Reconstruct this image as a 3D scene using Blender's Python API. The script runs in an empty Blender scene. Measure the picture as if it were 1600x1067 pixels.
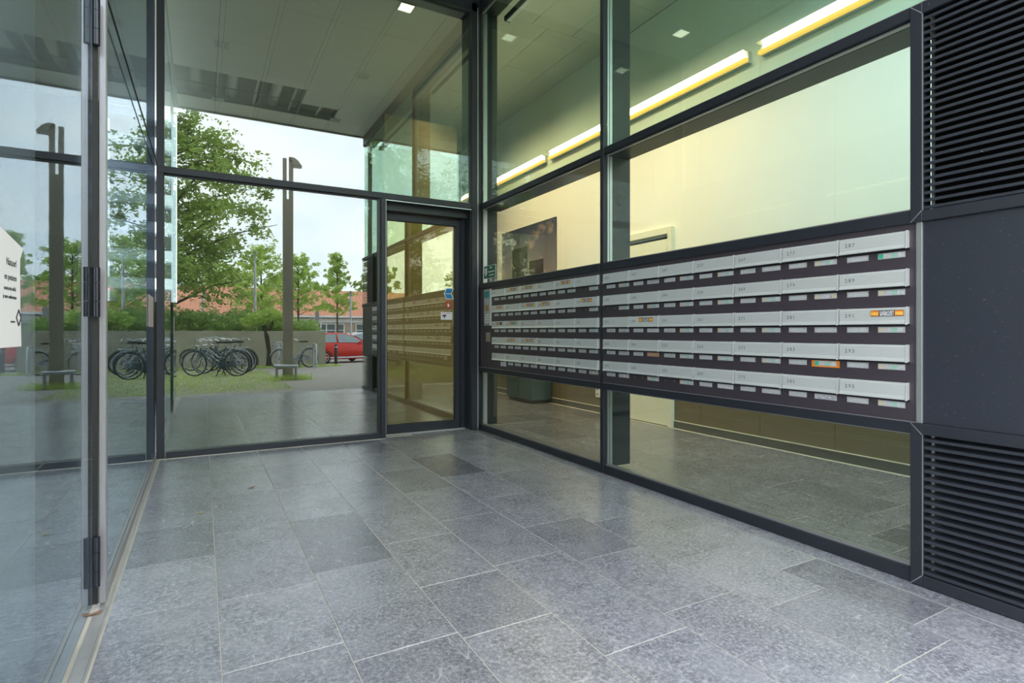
import bpy, math, random
import numpy as np
from mathutils import Vector, Matrix
S = bpy.context.scene
C = S.collection
R = math.radians
rnd = random.Random(7)

# ------------------------------------------------------------------ camera
cam_d = bpy.data.cameras.new('camera'); cam = bpy.data.objects.new('camera', cam_d); C.objects.link(cam)
cam_d.sensor_width = 36; cam_d.lens = 873 / 1600 * 36
cam_d.shift_y = -15.5 / 1600
cam_d.clip_start = 0.02; cam_d.clip_end = 500
cam.location = (0, 0, 1.2); cam.rotation_euler = (R(90), 0, R(-29))
S.camera = cam
# ------------------------------------------------------------------ view + world
S.view_settings.view_transform = 'Standard'; S.view_settings.look = 'None'
S.view_settings.gamma = 1; S.view_settings.use_curve_mapping = False
S.view_settings.exposure = 0.0
S.cycles.use_denoising = True
S.cycles.max_bounces = 14; S.cycles.glossy_bounces = 10; S.cycles.transparent_max_bounces = 40
S.cycles.sample_clamp_indirect = 8
W = bpy.data.worlds.new('overcast_sky'); S.world = W; W.use_nodes = True
nt = W.node_tree; nt.nodes.clear()
o = nt.nodes.new('ShaderNodeOutputWorld'); b = nt.nodes.new('ShaderNodeBackground')
tc = nt.nodes.new('ShaderNodeTexCoord'); mp = nt.nodes.new('ShaderNodeMapping'); mp.inputs['Scale'].default_value = (1, 1, 2.6)
n = nt.nodes.new('ShaderNodeTexNoise'); n.inputs['Scale'].default_value = 2.2; n.inputs['Detail'].default_value = 6; n.inputs['Roughness'].default_value = .55
cr = nt.nodes.new('ShaderNodeValToRGB')
cr.color_ramp.elements[0].position = .32; cr.color_ramp.elements[0].color = (.66, .76, .92, 1)
cr.color_ramp.elements[1].position = .62; cr.color_ramp.elements[1].color = (.97, .985, 1, 1)
nt.links.new(tc.outputs['Generated'], mp.inputs[0]); nt.links.new(mp.outputs[0], n.inputs['Vector'])
nt.links.new(n.outputs['Fac'], cr.inputs[0]); nt.links.new(cr.outputs[0], b.inputs['Color'])
b.inputs['Strength'].default_value = 4.8
nt.links.new(b.outputs[0], o.inputs[0])
# a pale sun behind thin cloud
sd = bpy.data.lights.new('sun', 'SUN'); so = bpy.data.objects.new('sun', sd); C.objects.link(so)
sd.energy = .5; sd.angle = R(25); sd.color = (1, .95, .86)
so.rotation_euler = (R(42), R(8), R(25))

# ------------------------------------------------------------------ mesh helpers
class MB:
    def __init__(s): s.v = []; s.f = []; s.m = []; s.sm = []
    def add(s, vs, fs, m=0, smooth=False):
        k = len(s.v); s.v += [tuple(v) for v in vs]
        s.f += [tuple(i + k for i in f) for f in fs]; s.m += [m] * len(fs); s.sm += [smooth] * len(fs); return s
    def box(s, x0, x1, y0, y1, z0, z1, m=0):
        vs = [(x, y, z) for z in (z0, z1) for y in (y0, y1) for x in (x0, x1)]
        return s.add(vs, [(0, 2, 3, 1), (4, 5, 7, 6), (0, 1, 5, 4), (2, 6, 7, 3), (0, 4, 6, 2), (1, 3, 7, 5)], m)
    def bbox(s, x0, x1, y0, y1, z0, z1, bv=.003, m=0):
        # box with chamfered vertical + top edges (8 corner outline, inset top)
        def ring(x0, x1, y0, y1, z, c): return [(x0 + c, y0, z), (x1 - c, y0, z), (x1, y0 + c, z), (x1, y1 - c, z), (x1 - c, y1, z), (x0 + c, y1, z), (x0, y1 - c, z), (x0, y0 + c, z)]
        rs = [ring(x0 + bv, x1 - bv, y0 + bv, y1 - bv, z0, bv), ring(x0, x1, y0, y1, z0 + bv, bv), ring(x0, x1, y0, y1, z1 - bv, bv), ring(x0 + bv, x1 - bv, y0 + bv, y1 - bv, z1, bv)]
        return s.loft(rs, m, caps=True)
    def loft(s, rs, m=0, caps=True, smooth=False):
        n_ = len(rs[0]); vs = [v for r_ in rs for v in r_]; fs = []
        for i in range(len(rs) - 1):
            for j in range(n_):
                a = i * n_ + j; b_ = i * n_ + (j + 1) % n_
                fs.append((a, b_, b_ + n_, a + n_))
        if caps and smooth: s.add(rs[0], [tuple(range(n_))[::-1]], m); s.add(rs[-1], [tuple(range(n_))], m)
        elif caps: fs.append(tuple(range(n_))[::-1]); fs.append(tuple(range(len(vs) - n_, len(vs))))
        return s.add(vs, fs, m, smooth)
    def tube(s, pts, r, n_=8, m=0, caps=True):
        pts = [Vector(p) for p in pts]; rs = []
        if not isinstance(r, (list, tuple)): r = [r] * len(pts)
        up = None
        for i, p in enumerate(pts):
            d = (pts[min(i + 1, len(pts) - 1)] - pts[max(i - 1, 0)])
            if d.length < 1e-9: d = Vector((0, 0, 1))
            d.normalize()
            if up is None: up = Vector((0, 0, 1)) if abs(d.z) < .9 else Vector((1, 0, 0))
            a = d.cross(up)
            if a.length < 1e-6: a = d.cross(Vector((0, 1, 0)))
            a.normalize(); b_ = a.cross(d).normalized(); up = b_
            rs.append([tuple(p + r[i] * (math.cos(2 * math.pi * k / n_) * a + math.sin(2 * math.pi * k / n_) * b_)) for k in range(n_)])
        return s.loft(rs, m, caps, True)
    def prism(s, prof, fn, t0, t1, m=0):
        # prof: list of 2D points; fn(p, t) -> 3D
        return s.loft([[fn(p, t0) for p in prof], [fn(p, t1) for p in prof]], m, True)
    def ring(s, c, ax, ux, R_, r, n_=32, k=8, m=0, a0=0, a1=2 * math.pi):
        c = Vector(c); ax = Vector(ax).normalized(); ux = Vector(ux).normalized(); vy = ax.cross(ux)
        full = abs(a1 - a0) > 6.28; cnt = n_ if full else n_ + 1
        rs = []
        for i in range(cnt):
            t = a0 + (a1 - a0) * i / n_; d = math.cos(t) * ux + math.sin(t) * vy
            rs.append([tuple(c + d * (R_ + r * math.cos(2 * math.pi * j / k)) + ax * r * math.sin(2 * math.pi * j / k)) for j in range(k)])
        if full: rs.append(rs[0])
        return s.loft(rs, m, not full, True)

def mesh_from(mb, name, origin=(0, 0, 0)):
    me = bpy.data.meshes.new(name); ox, oy, oz = origin
    me.from_pydata([(x - ox, y - oy, z - oz) for x, y, z in mb.v], [], mb.f)
    me.polygons.foreach_set('material_index', mb.m); me.polygons.foreach_set('use_smooth', mb.sm)
    me.update(); return me
def obj(name, mb, mats, parent=None, origin=(0, 0, 0), loc=None, **kw):
    me = mesh_from(mb, name, origin) if isinstance(mb, MB) else mb
    if not isinstance(mats, (list, tuple)): mats = [mats]
    if not len(me.materials):
        for m_ in mats: me.materials.append(m_)
    ob = bpy.data.objects.new(name, me); C.objects.link(ob)
    if parent: ob.parent = parent
    if loc is not None: ob.location = loc
    elif parent is None: ob.location = origin
    for k, v in kw.items(): ob[k] = v
    return ob
def thing(name, loc, label, cat, group=None, rz=0, kind=None):
    e = bpy.data.objects.new(name, None); C.objects.link(e); e.location = loc; e.rotation_euler = (0, 0, rz)
    e.empty_display_size = .1; e['label'] = label
    if cat: e['category'] = cat
    if group: e['group'] = group
    if kind: e['kind'] = kind
    return e
def struct(name, label, loc=(0, 0, 0)): return thing(name, loc, label, None, kind='structure')
def copy_tree(o, parent=None):
    c = o.copy(); C.objects.link(c); c.parent = parent
    for ch in o.children: copy_tree(ch, c)
    return c

# ------------------------------------------------------------------ materials
def newmat(name):
    m = bpy.data.materials.new(name); m.use_nodes = True; t = m.node_tree
    return m, t, t.nodes['Principled BSDF'], t.nodes['Material Output']
def pos_coord(t, scale=(1, 1, 1), objrand=0):
    g = t.nodes.new('ShaderNodeNewGeometry'); mp = t.nodes.new('ShaderNodeMapping'); mp.inputs['Scale'].default_value = scale
    t.links.new(g.outputs['Position'], mp.inputs[0])
    if objrand:
        oi = t.nodes.new('ShaderNodeObjectInfo'); mu = t.nodes.new('ShaderNodeMath'); mu.operation = 'MULTIPLY'; mu.inputs[1].default_value = objrand
        t.links.new(oi.outputs['Random'], mu.inputs[0]); t.links.new(mu.outputs[0], mp.inputs['Location'])
    return mp.outputs[0]
def noise(t, vec, scale, detail=4, rough=.55):
    n = t.nodes.new('ShaderNodeTexNoise'); n.inputs['Scale'].default_value = scale; n.inputs['Detail'].default_value = detail; n.inputs['Roughness'].default_value = rough
    t.links.new(vec, n.inputs['Vector']); return n.outputs['Fac']
def ramp(t, fac, stops):
    r = t.nodes.new('ShaderNodeValToRGB'); e = r.color_ramp.elements
    while len(e) < len(stops): e.new(.5)
    for i, (p, c) in enumerate(stops):
        e[i].position = p; e[i].color = (*c, 1) if isinstance(c, tuple) else (c, c, c, 1)
    t.links.new(fac, r.inputs[0]); return r.outputs[0]
def mixc(t, fac, a, b_, mode='MIX'):
    m = t.nodes.new('ShaderNodeMix'); m.data_type = 'RGBA'; m.blend_type = mode
    if isinstance(fac, (int, float)): m.inputs[0].default_value = fac
    else: t.links.new(fac, m.inputs[0])
    for i, v in ((6, a), (7, b_)):
        if isinstance(v, tuple): m.inputs[i].default_value = (*v, 1)
        else: t.links.new(v, m.inputs[i])
    return m.outputs[2]
def math_(t, op, a, b_=0, clamp=False):
    m = t.nodes.new('ShaderNodeMath'); m.operation = op; m.use_clamp = clamp
    for i, v in ((0, a), (1, b_)):
        if isinstance(v, (int, float)): m.inputs[i].default_value = v
        else: t.links.new(v, m.inputs[i])
    return m.outputs[0]
def mat(name, col, rough=.5, metal=0, var=.12, nscale=8, bump=0, bscale=60, specks=0, speck_col=(.6, .6, .62), spec=.5, stretch=(1, 1, 1)):
    m, t, p, o_ = newmat(name); v = pos_coord(t, stretch)
    c = mixc(t, noise(t, v, nscale), tuple(x * (1 - var) for x in col), tuple(min(1, x * (1 + var)) for x in col))
    if specks:
        f = noise(t, pos_coord(t), 95, 2, .5); f = ramp(t, f, [(.79 - specks * .03, 0.), (.81 - specks * .03, 1.)])
        c = mixc(t, f, c, speck_col)
    t.links.new(c, p.inputs['Base Color']); p.inputs['Roughness'].default_value = rough; p.inputs['Metallic'].default_value = metal
    p.inputs['Specular IOR Level'].default_value = spec
    if bump:
        bn = t.nodes.new('ShaderNodeBump'); bn.inputs['Strength'].default_value = bump; bn.inputs['Distance'].default_value = .01
        t.links.new(noise(t, v, bscale), bn.inputs['Height']); t.links.new(bn.outputs[0], p.inputs['Normal'])
    return m
def emit(name, col, st):
    m, t, p, o_ = newmat(name); p.inputs['Base Color'].default_value = (*col, 1); p.inputs['Emission Color'].default_value = (*col, 1); p.inputs['Emission Strength'].default_value = st
    return m
def glass(name, tint, a, b_, rough=0, refl=(1, 1, 1), wave=0):
    m, t, p, o_ = newmat(name); t.nodes.remove(p)
    tr = t.nodes.new('ShaderNodeBsdfTransparent'); tr.inputs[0].default_value = (*tint, 1)
    gl = t.nodes.new('ShaderNodeBsdfGlossy'); gl.inputs['Color'].default_value = (*refl, 1); gl.inputs['Roughness'].default_value = rough
    lw = t.nodes.new('ShaderNodeLayerWeight'); lw.inputs['Blend'].default_value = .5
    # schlick from the facing term, same for both faces of the pane
    f5 = math_(t, 'POWER', lw.outputs['Facing'], 4.6)
    f = math_(t, 'ADD', math_(t, 'MULTIPLY', f5, b_), a, True)
    if wave:
        bn = t.nodes.new('ShaderNodeBump'); bn.inputs['Strength'].default_value = wave; bn.inputs['Distance'].default_value = .01
        t.links.new(noise(t, pos_coord(t, (1, 1.5, 5)), 3, 1), bn.inputs['Height']); t.links.new(bn.outputs[0], gl.inputs['Normal'])
    mx = t.nodes.new('ShaderNodeMixShader'); t.links.new(f, mx.inputs[0]); t.links.new(tr.outputs[0], mx.inputs[1]); t.links.new(gl.outputs[0], mx.inputs[2])
    t.links.new(mx.outputs[0], o_.inputs[0]); return m

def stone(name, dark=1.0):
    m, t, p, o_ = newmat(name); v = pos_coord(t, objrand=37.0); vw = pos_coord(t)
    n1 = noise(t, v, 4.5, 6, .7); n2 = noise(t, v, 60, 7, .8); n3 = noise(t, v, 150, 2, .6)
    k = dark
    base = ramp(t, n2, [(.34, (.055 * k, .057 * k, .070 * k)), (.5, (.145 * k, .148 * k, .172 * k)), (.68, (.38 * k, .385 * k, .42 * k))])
    base = mixc(t, ramp(t, n1, [(.38, 0.), (.66, .62)]), base, (.25 * k, .255 * k, .28 * k))
    oi = t.nodes.new('ShaderNodeObjectInfo')
    tv = ramp(t, oi.outputs['Random'], [(0., (.55, .55, .57)), (.15, (.88, .88, .90)), (.8, (1.10, 1.10, 1.10)), (1., (1.2, 1.2, 1.18))])
    base = mixc(t, 1., base, tv, 'MULTIPLY')
    # scuffs: thin pale scratch lines in three directions, only here and there
    for st, rot, sd_, wd in (((1, 5, 1), .5, 3.1, .010), ((6, 1, 1), -.35, 2.3, .008), ((2, 3, 1), 1.2, 7, .016), ((9, 1.4, 1), .15, 4, .014)):
        g = t.nodes.new('ShaderNodeNewGeometry'); mp = t.nodes.new('ShaderNodeMapping'); mp.inputs['Scale'].default_value = st; mp.inputs['Rotation'].default_value = (0, 0, rot)
        t.links.new(g.outputs['Position'], mp.inputs[0])
        s1 = math_(t, 'ABSOLUTE', math_(t, 'SUBTRACT', noise(t, mp.outputs[0], sd_, 0, .5), .5))
        ln = ramp(t, s1, [(0., 1.), (wd, 0.)]); mk = ramp(t, noise(t, vw, sd_ * 1.7, 5, .7), [(.50, 0.), (.60, 1.)])
        base = mixc(t, math_(t, 'MULTIPLY', math_(t, 'MULTIPLY', ln, mk), .55), base, (.62, .63, .65))
    base = mixc(t, math_(t, 'MULTIPLY', ramp(t, n3, [(.62, 0.), (.70, 1.)]), .6), base, (.5, .51, .54))
    t.links.new(base, p.inputs['Base Color'])
    p.inputs['Roughness'].default_value = .27
    p.inputs['Specular IOR Level'].default_value = 1.0; p.inputs['IOR'].default_value = 1.85
    return m

M = {}
M['frame'] = mat('anthracite_powder_coat', (.020, .024, .034), .48, 0, .2, 5, .05, 90, specks=.8)
M['frame2'] = mat('dark_frame_plain', (.018, .021, .026), .4, 0, .2, 5)
M['slatcoat'] = mat('louvre_coat', (.036, .041, .054), .36, 0, .2, 9, .05, 120, specks=.9)
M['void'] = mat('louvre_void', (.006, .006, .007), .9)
M['alu'] = mat('raw_aluminium', (.52, .54, .56), .38, .75, .1, 20, .03, 200, stretch=(8, 8, 1))
M['greyalu'] = mat('grey_anodised_stile', (.38, .37, .39), .35, .5, .12, 14, stretch=(8, 8, 1))
M['flap'] = mat('mailbox_flap_aluminium', (.76, .79, .78), .34, .35, .06, 14, .02, 300, stretch=(1, 1, 14))
M['flapedge'] = mat('mailbox_end_bright', (.88, .90, .90), .28, .4, .05)
M['plateface'] = mat('mailbox_dark_face', (.058, .048, .060), .42, 0, .18, 12, .06, 80, specks=.7, stretch=(1, 1, 2))
M['gasket'] = mat('black_gasket', (.012, .011, .01), .6, 0, .4, 30, .2, 90, specks=.9, speck_col=(.3, .16, .07))
M['hinge'] = mat('black_hinge', (.014, .016, .024), .18, 0, .2, 10, 0, 80, specks=.8)
M['soffit'] = mat('soffit_panel_white', (.72, .73, .66), .5, 0, .03, 2)
M['joint'] = mat('ceiling_joint_dark', (.10, .10, .09), .8)
M['plenum'] = mat('plenum_dark', (.05, .05, .048), .8)
M['duct'] = mat('galvanised_duct', (.5, .5, .48), .35, .7, .2, 5)
M['wainscot'] = mat('olive_brown_wainscot', (.16, .135, .08), .5, 0, .08, 3)
M['wall'] = mat('cream_wall_paint', (.84, .86, .80), .55, 0, .03, 2)
M['wall2'] = mat('lobby_dark_wall', (.07, .07, .055), .6, 0, .1, 3)
M['paledoor'] = mat('cream_door_paint', (.78, .80, .66), .4, 0, .02)
M['skirt'] = mat('tiled_skirting', (.10, .10, .09), .4)
M['skirttop'] = mat('pale_skirting_top', (.62, .6, .5), .5)
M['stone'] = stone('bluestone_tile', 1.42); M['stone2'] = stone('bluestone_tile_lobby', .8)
M['grout'] = mat('pale_grout', (.52, .49, .42), .85, 0, .25, 12)
M['curb'] = mat('metal_threshold', (.55, .55, .55), .35, .5, .15, 15)
M['glass_back'] = glass('coated_glass_back', (.74, .82, .78), .15, .6, 0, (.97, 1, .99))
M['glass_right'] = glass('clear_glass_right', (.91, .955, .91), .03, .75, 0, (.95, 1, .98))
M['glass_upper'] = glass('green_glass_upper', (.78, .91, .84), .035, .75, 0, (.90, 1, .96))
M['glass_door'] = glass('bronze_door_glass', (.80, .78, .60), .19, .6, 0, (.98, .93, .74))
M['glass_left'] = glass('door_leaf_glass', (.80, .84, .84), .10, 1.0, .012, (.84, .92, 1), wave=.004)
M['white'] = mat('white_print', (.82, .82, .82), .5, 0, .02)
M['black'] = mat('black_print', (.02, .02, .022), .5)
M['ink'] = mat('engraved_number', (.20, .21, .21), .6)
M['orange'] = mat('orange_print', (.86, .26, .02), .45, 0, .05)
M['green'] = mat('green_print', (.05, .52, .27), .45, 0, .05)
M['palegreen'] = mat('pale_green_print', (.36, .62, .50), .45, 0, .08, 60)
M['cream'] = mat('faded_cream_print', (.66, .58, .44), .5, 0, .08, 60)
M['redp'] = mat('red_print', (.65, .06, .05), .45)
M['bluep'] = mat('blue_print', (.01, .22, .48), .4)
M['signgreen'] = mat('sign_dark_green', (.01, .16, .09), .4)
M['teal'] = mat('teal_screen', (.03, .28, .28), .3)
M['brass'] = mat('brass_plate', (.55, .32, .12), .35, .5)
def strokes(name, bg, ink, sc=(60, 60, 160), th=.52):
    m, t, p, o_ = newmat(name); v = pos_coord(t, sc)
    f = ramp(t, noise(t, v, 6, 1, .4), [(th - .02, 0.), (th + .03, 1.)])
    t.links.new(mixc(t, f, bg, ink), p.inputs['Base Color']); p.inputs['Roughness'].default_value = .45; return m
M['script'] = strokes('small_print_on_silver', (.66, .68, .70), (.45, .46, .48), (1, 60, 60), .5)
M['script_w'] = strokes('small_print_on_white', (.82, .82, .84), (.35, .35, .4), (1, 55, 70), .52)
M['script_k'] = strokes('small_print_on_black', (.03, .03, .04), (.75, .75, .8), (1, 60, 50), .46)
M['plate'] = mat('name_plate_silver', (.62, .64, .66), .3, .4, .08, 40)
M['core'] = emit('lamp_core', (1, .84, .56), 15)
M['lip'] = emit('lamp_amber_lip', (1, .50, .10), 1.2)  # emission stands for the lamp's orange light on its own housing
M['lens_on'] = emit('downlight_lens_lit', (1, .93, .74), 8)
M['lens_off'] = mat('downlight_lens_off', (.30, .30, .27), .4)

# ------------------------------------------------------------------ key dimensions (metres; camera at 0,0,1.2; X right, Y into the porch)
RX = 2.98      # face of the right glazed wall
BY = 6.17      # face of the back glazed wall
GY = 6.22      # back glass
LX = -.38      # left door leaf
SOF = 5.31     # soffit
EDGE = .62     # porch edge
TR0, TR1 = 2.69, 2.755

# ------------------------------------------------------------------ floor
fl = struct('floor', 'dark grey bluestone tile floor with pale joints running through the porch and lobby')
b_ = MB(); b_.box(-6.4, 5.5, EDGE, 12.6, -.12, -.0016); obj('grout_bed', b_, M['grout'], fl)
cols = [(-.345, .06, [1.45, 2.15, 2.836, 3.41, 4.0, 4.745, 5.5]), (.06, .48, [1.3, 2.204, 2.805, 3.73, 4.6, 5.35]),
        (.48, .893, [1.25, 2.054, 2.9, 3.76, 4.6, 5.4]), (.893, 1.305, [1.45, 2.004, 2.5, 3.1, 3.7, 4.5, 5.2]),
        (1.305, 1.72, [.9, 1.642, 2.547, 3.31, 4.0, 4.7, 5.5]), (1.72, 2.14, [1.05, 1.767, 2.385, 2.956, 3.6, 4.3, 5.1]),
        (2.14, 2.55, [1.076, 1.582, 2.149, 2.824, 3.4, 4.2, 4.9, 5.6]), (2.55, 2.845, [1.203, 1.808, 2.455, 3.1, 3.8, 4.4, 5.0, 5.6]),
        (2.845, 2.985, [2.17, 3.85, 5.3])]
def tile(x0, x1, y0, y1, mt, z=0.0, par=None):
    g = .0021; dz = rnd.uniform(-.0004, .0004)
    mb = MB(); mb.bbox(x0 + g - (x0 + x1) / 2, x1 - g - (x0 + x1) / 2, y0 + g - (y0 + y1) / 2, y1 - g - (y0 + y1) / 2, -.02, dz, .0006)
    obj('tile', mb, mt, par or fl, loc=((x0 + x1) / 2, (y0 + y1) / 2, z))
for x0, x1, js in cols:
    end = 6.52 if x0 > 1.8 and x0 < 2.6 else 6.2
    ys = [EDGE] + js + [end]
    for a, c in zip(ys[:-1], ys[1:]): tile(x0, x1, a, c, M['stone'])
# lobby + back lobby tiles
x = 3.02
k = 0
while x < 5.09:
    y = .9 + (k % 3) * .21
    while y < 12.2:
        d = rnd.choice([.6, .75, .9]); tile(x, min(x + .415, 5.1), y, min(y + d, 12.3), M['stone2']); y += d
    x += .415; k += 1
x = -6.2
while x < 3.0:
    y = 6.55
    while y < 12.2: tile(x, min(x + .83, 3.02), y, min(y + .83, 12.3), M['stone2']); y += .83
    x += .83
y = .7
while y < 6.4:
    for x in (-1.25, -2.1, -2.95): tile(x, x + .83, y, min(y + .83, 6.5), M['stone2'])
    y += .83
# metal strips in the floor
t_ = struct('trim_1', 'bright metal strip set in the floor along the base of the right glass wall')
mb = MB(); mb.box(2.842, 2.850, EDGE, 6.0, -.003, .0025); obj('floor_strip', mb, M['curb'], t_)
t_ = struct('trim_2', 'worn metal floor channel under the glass door leaves on the left')
mb = MB(); mb.box(-.36, -.352, EDGE, 6.15, -.003, .003); mb.box(-.405, -.362, EDGE, 2.98, -.003, .0015); mb.box(-.40, -.372, 2.98, 6.15, -.003, .002)
obj('floor_channel', mb, M['curb'], t_)

# ------------------------------------------------------------------ ground outside (stands behind the camera, seen mirrored in the glass)
def gz(x, y): return -.30 * min(1, max(0, (-y - 6.5) / 9))
m, t, p, o_ = newmat('clinker_paving'); v = pos_coord(t)
br = t.nodes.new('ShaderNodeTexBrick'); br.inputs['Scale'].default_value = 5; br.inputs['Color1'].default_value = (.44, .37, .35, 1); br.inputs['Color2'].default_value = (.34, .30, .29, 1); br.inputs['Mortar'].default_value = (.13, .125, .10, 1); br.inputs['Mortar Size'].default_value = .03
t.links.new(v, br.inputs['Vector'])
moss = ramp(t, noise(t, v, 1.4, 6, .65), [(.46, 0.), (.56, 1.)])
sx = t.nodes.new('ShaderNodeSeparateXYZ'); t.links.new(v, sx.inputs[0])
west = math_(t, 'MULTIPLY', math_(t, 'SUBTRACT', 2.0, sx.outputs[0]), .45, True)
c = mixc(t, math_(t, 'MULTIPLY', moss, math_(t, 'ADD', math_(t, 'MULTIPLY', west, .75), .15)), br.outputs['Color'], (.26, .33, .10))
c = mixc(t, math_(t, 'MULTIPLY', noise(t, v, 22, 4), .5), c, (.46, .42, .39)); t.links.new(c, p.inputs['Base Color']); p.inputs['Roughness'].default_value = .85
gr = struct('ground', 'reddish grey clinker paving in front of the porch, mossy at the left')
mb = MB(); xs = [-60 + 4 * i for i in range(36)]; ys = [.62, -2, -6.5, -9, -12, -15.5, -20, -40, -95]
vs = [(x, y, gz(x, y) - .02) for y in ys for x in xs]; nx = len(xs)
mb.add(vs, [(j * nx + i, (j + 1) * nx + i, (j + 1) * nx + i + 1, j * nx + i + 1) for j in range(len(ys) - 1) for i in range(nx - 1)])
mb.box(-60, -6.5, .62, 40, -.1, -.02); mb.box(5.5, 80, .62, 40, -.1, -.02)
obj('paving', mb, m, gr)

# ------------------------------------------------------------------ soffit and ceilings
ce = struct('ceiling', 'white panelled soffit over the porch with a few panels missing at the outer edge')
xg = [-.39, .26, .91, 1.56, 2.21, 2.98]; yg = [.62, 1.2, 1.8, 2.42, 2.75, 3.95, 5.15, 6.18]
missing = {(0, 1), (1, 1), (2, 1), (0, 2), (1, 2), (2, 2), (3, 1)}
for i in range(5):
    for j in range(7):
        if (i, j) in missing: continue
        mb = MB(); mb.box(xg[i] + .004, xg[i + 1] - .004, yg[j] + .004, yg[j + 1] - .004, SOF, SOF + .02); obj('ceiling_tile', mb, M['soffit'], ce)
mb = MB()
for y in yg: mb.box(-.39, 2.98, y - .010, y + .010, SOF + .012, SOF + .03)
for x in xg: mb.box(x - .010, x + .010, .62, 6.18, SOF + .012, SOF + .03)
obj('ceiling_grid', mb, M['joint'], ce)
mb = MB(); mb.box(-.45, 3.0, .6, 6.2, SOF + .35, SOF + .37); obj('plenum_back', mb, M['plenum'], ce)
mb = MB()
for x in (-.1, .45, 1.15): mb.tube([(x, 1.1, SOF + .2), (x, 2.6, SOF + .2)], .09, 12)
for x in (.2, .8, 1.4, 1.9): mb.box(x, x + .03, 1.2, 2.5, SOF + .05, SOF + .1)
obj('duct', mb, M['duct'], ce)
c2 = struct('ceiling', 'pale tiled ceiling of the lobby behind the glass')
for (X0, X1, Y0, Y1) in [(3.2, 5.16, .6, 6.4), (-6.3, 5.16, 6.4, 12.4), (-6.3, -.45, .6, 6.4)]:
    x = X0
    while x < X1 - .05:
        y = Y0
        while y < Y1 - .05:
            mb = MB(); mb.box(x + .003, min(x + .65, X1) - .003, y + .003, min(y + 1.2, Y1) - .003, SOF, SOF + .02); obj('ceiling_tile', mb, M['soffit'], c2); y += 1.2
        x += .65
mb = MB(); mb.box(-6.4, 5.3, .6, 12.5, SOF + .38, SOF + 1.2); mb.box(-6.4, 5.3, 6.2, 12.5, SOF + .03, SOF + .39); mb.box(2.99, 5.3, .6, 6.3, SOF + .03, SOF + .39); mb.box(-6.4, -.45, .6, 6.3, SOF + .03, SOF + .39)
w = struct('wall_upper', 'dark upper storey above the porch'); obj('upper_facade', mb, M['frame2'], w)
mb = MB(); mb.box(-6.4, 5.3, .57, .60, SOF - .03, SOF + 1.2); obj('fascia', mb, M['greyalu'], w)

# downlights
for i, (x, y) in enumerate([(.24, 5.6), (2.26, 5.6), (.24, 3.43), (2.26, 3.43), (.24, 1.28), (2.26, 1.28)]):
    on = y > 5
    lab = ['lit square downlight in the soffit near the back glass, on the left side', 'lit square downlight in the soffit near the back corner by the door',
           'unlit square downlight in the middle of the soffit, left row', 'unlit square downlight in the middle of the soffit, right row',
           'unlit downlight by the missing ceiling panels, left row', 'unlit downlight at the outer soffit edge, right row'][i]
    d = thing('downlight', (x, y, SOF), lab, 'light', 'square downlights in the porch soffit')
    mb = MB(); s_ = .085
    mb.box(-s_ - .015, s_ + .015, -s_ - .015, -s_, -.012, .0); mb.box(-s_ - .015, s_ + .015, s_, s_ + .015, -.012, .0); mb.box(-s_ - .015, -s_, -s_, s_, -.012, 0); mb.box(s_, s_ + .015, -s_, s_, -.012, 0)
    obj('frame', mb, M['alu'], d)
    mb = MB()
    for q in range(3): mb.box(-s_ + .004 + q * .057, -s_ + .052 + q * .057, -s_ + .003, s_ - .003, -.008, -.003)
    obj('lens', mb, M['lens_on'] if on else M['lens_off'], d)

# ------------------------------------------------------------------ generic glazing pieces
def pane(name, x0, x1, y0, y1, z0, z1, m, par): mb = MB(); mb.box(x0, x1, y0, y1, z0, z1); return obj(name, mb, m, par)
def bar(par, name, x0, x1, y0, y1, z0, z1, m=None, bv=.003): mb = MB(); mb.bbox(x0, x1, y0, y1, z0, z1, bv); return obj(name, mb, m or M['frame'], par)

# back wall
w1 = struct('window_1', 'large fixed pane of the back glass wall mirroring the bicycles and trees')
bar(w1, 'frame', -.30, 1.75, BY, BY + .10, 0.006, .062); bar(w1, 'frame', -.375, -.315, BY - .0, BY + .12, .006, 5.1)
mb = MB(); mb.box(-.375, -.31, 6.155, 6.19, 0, .008); mb.box(-.31, 1.80, 6.155, 6.17, 0, .006); obj('sealant', mb, M['grout'], w1)
pane('pane', -.315, 1.745, GY, GY + .008, .06, TR0, M['glass_back'], w1)
mb = MB(); mb.box(1.725, 1.745, BY + .012, GY - .001, .06, TR0); mb.box(-.315, 1.745, BY + .03, GY - .001, TR0 - .012, TR0); obj('glazing_bead', mb, M['frame2'], w1)
w2 = struct('window_2', 'tall upper pane of the back glass wall above the transom')
pane('pane', -.315, 2.86, GY, GY + .008, TR1, 5.1, M['glass_back'], w2)
bar(w2, 'head_frame', -.375, 2.98, BY, BY + .25, 5.1, SOF)
t3 = struct('trim_3', 'anthracite transom bar across the back glass wall')
bar(t3, 'transom', -.375, 2.86, BY - .005, BY + .12, TR0, TR1)
t4 = struct('trim_4', 'slim post between the fixed pane and the entrance door')
bar(t4, 'post', 1.745, 1.80, BY - .01, BY + .16, .004, TR0, M['frame'])
mb = MB(); mb.box(1.800, 1.806, BY, BY + .02, .01, TR0 - .01); mb.box(1.80, 2.86, BY + .005, BY + .02, TR0 - .014, TR0 - .004); obj('edge_strip', mb, M['alu'], t4)
t5 = struct('trim_5', 'dark corner post where the back and right glass walls meet')
bar(t5, 'corner_post', 2.864, 2.94, BY, BY + .30, .004, 5.2, M['frame']); bar(t5, 'corner_post', 2.944, 2.995, BY + .01, BY + .30, .004, 5.2, M['frame2'])
mb = MB(); mb.box(2.935, 2.948, BY - .006, BY + .02, .01, 5.15); obj('cover_strip', mb, M['greyalu'], t5)
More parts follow.
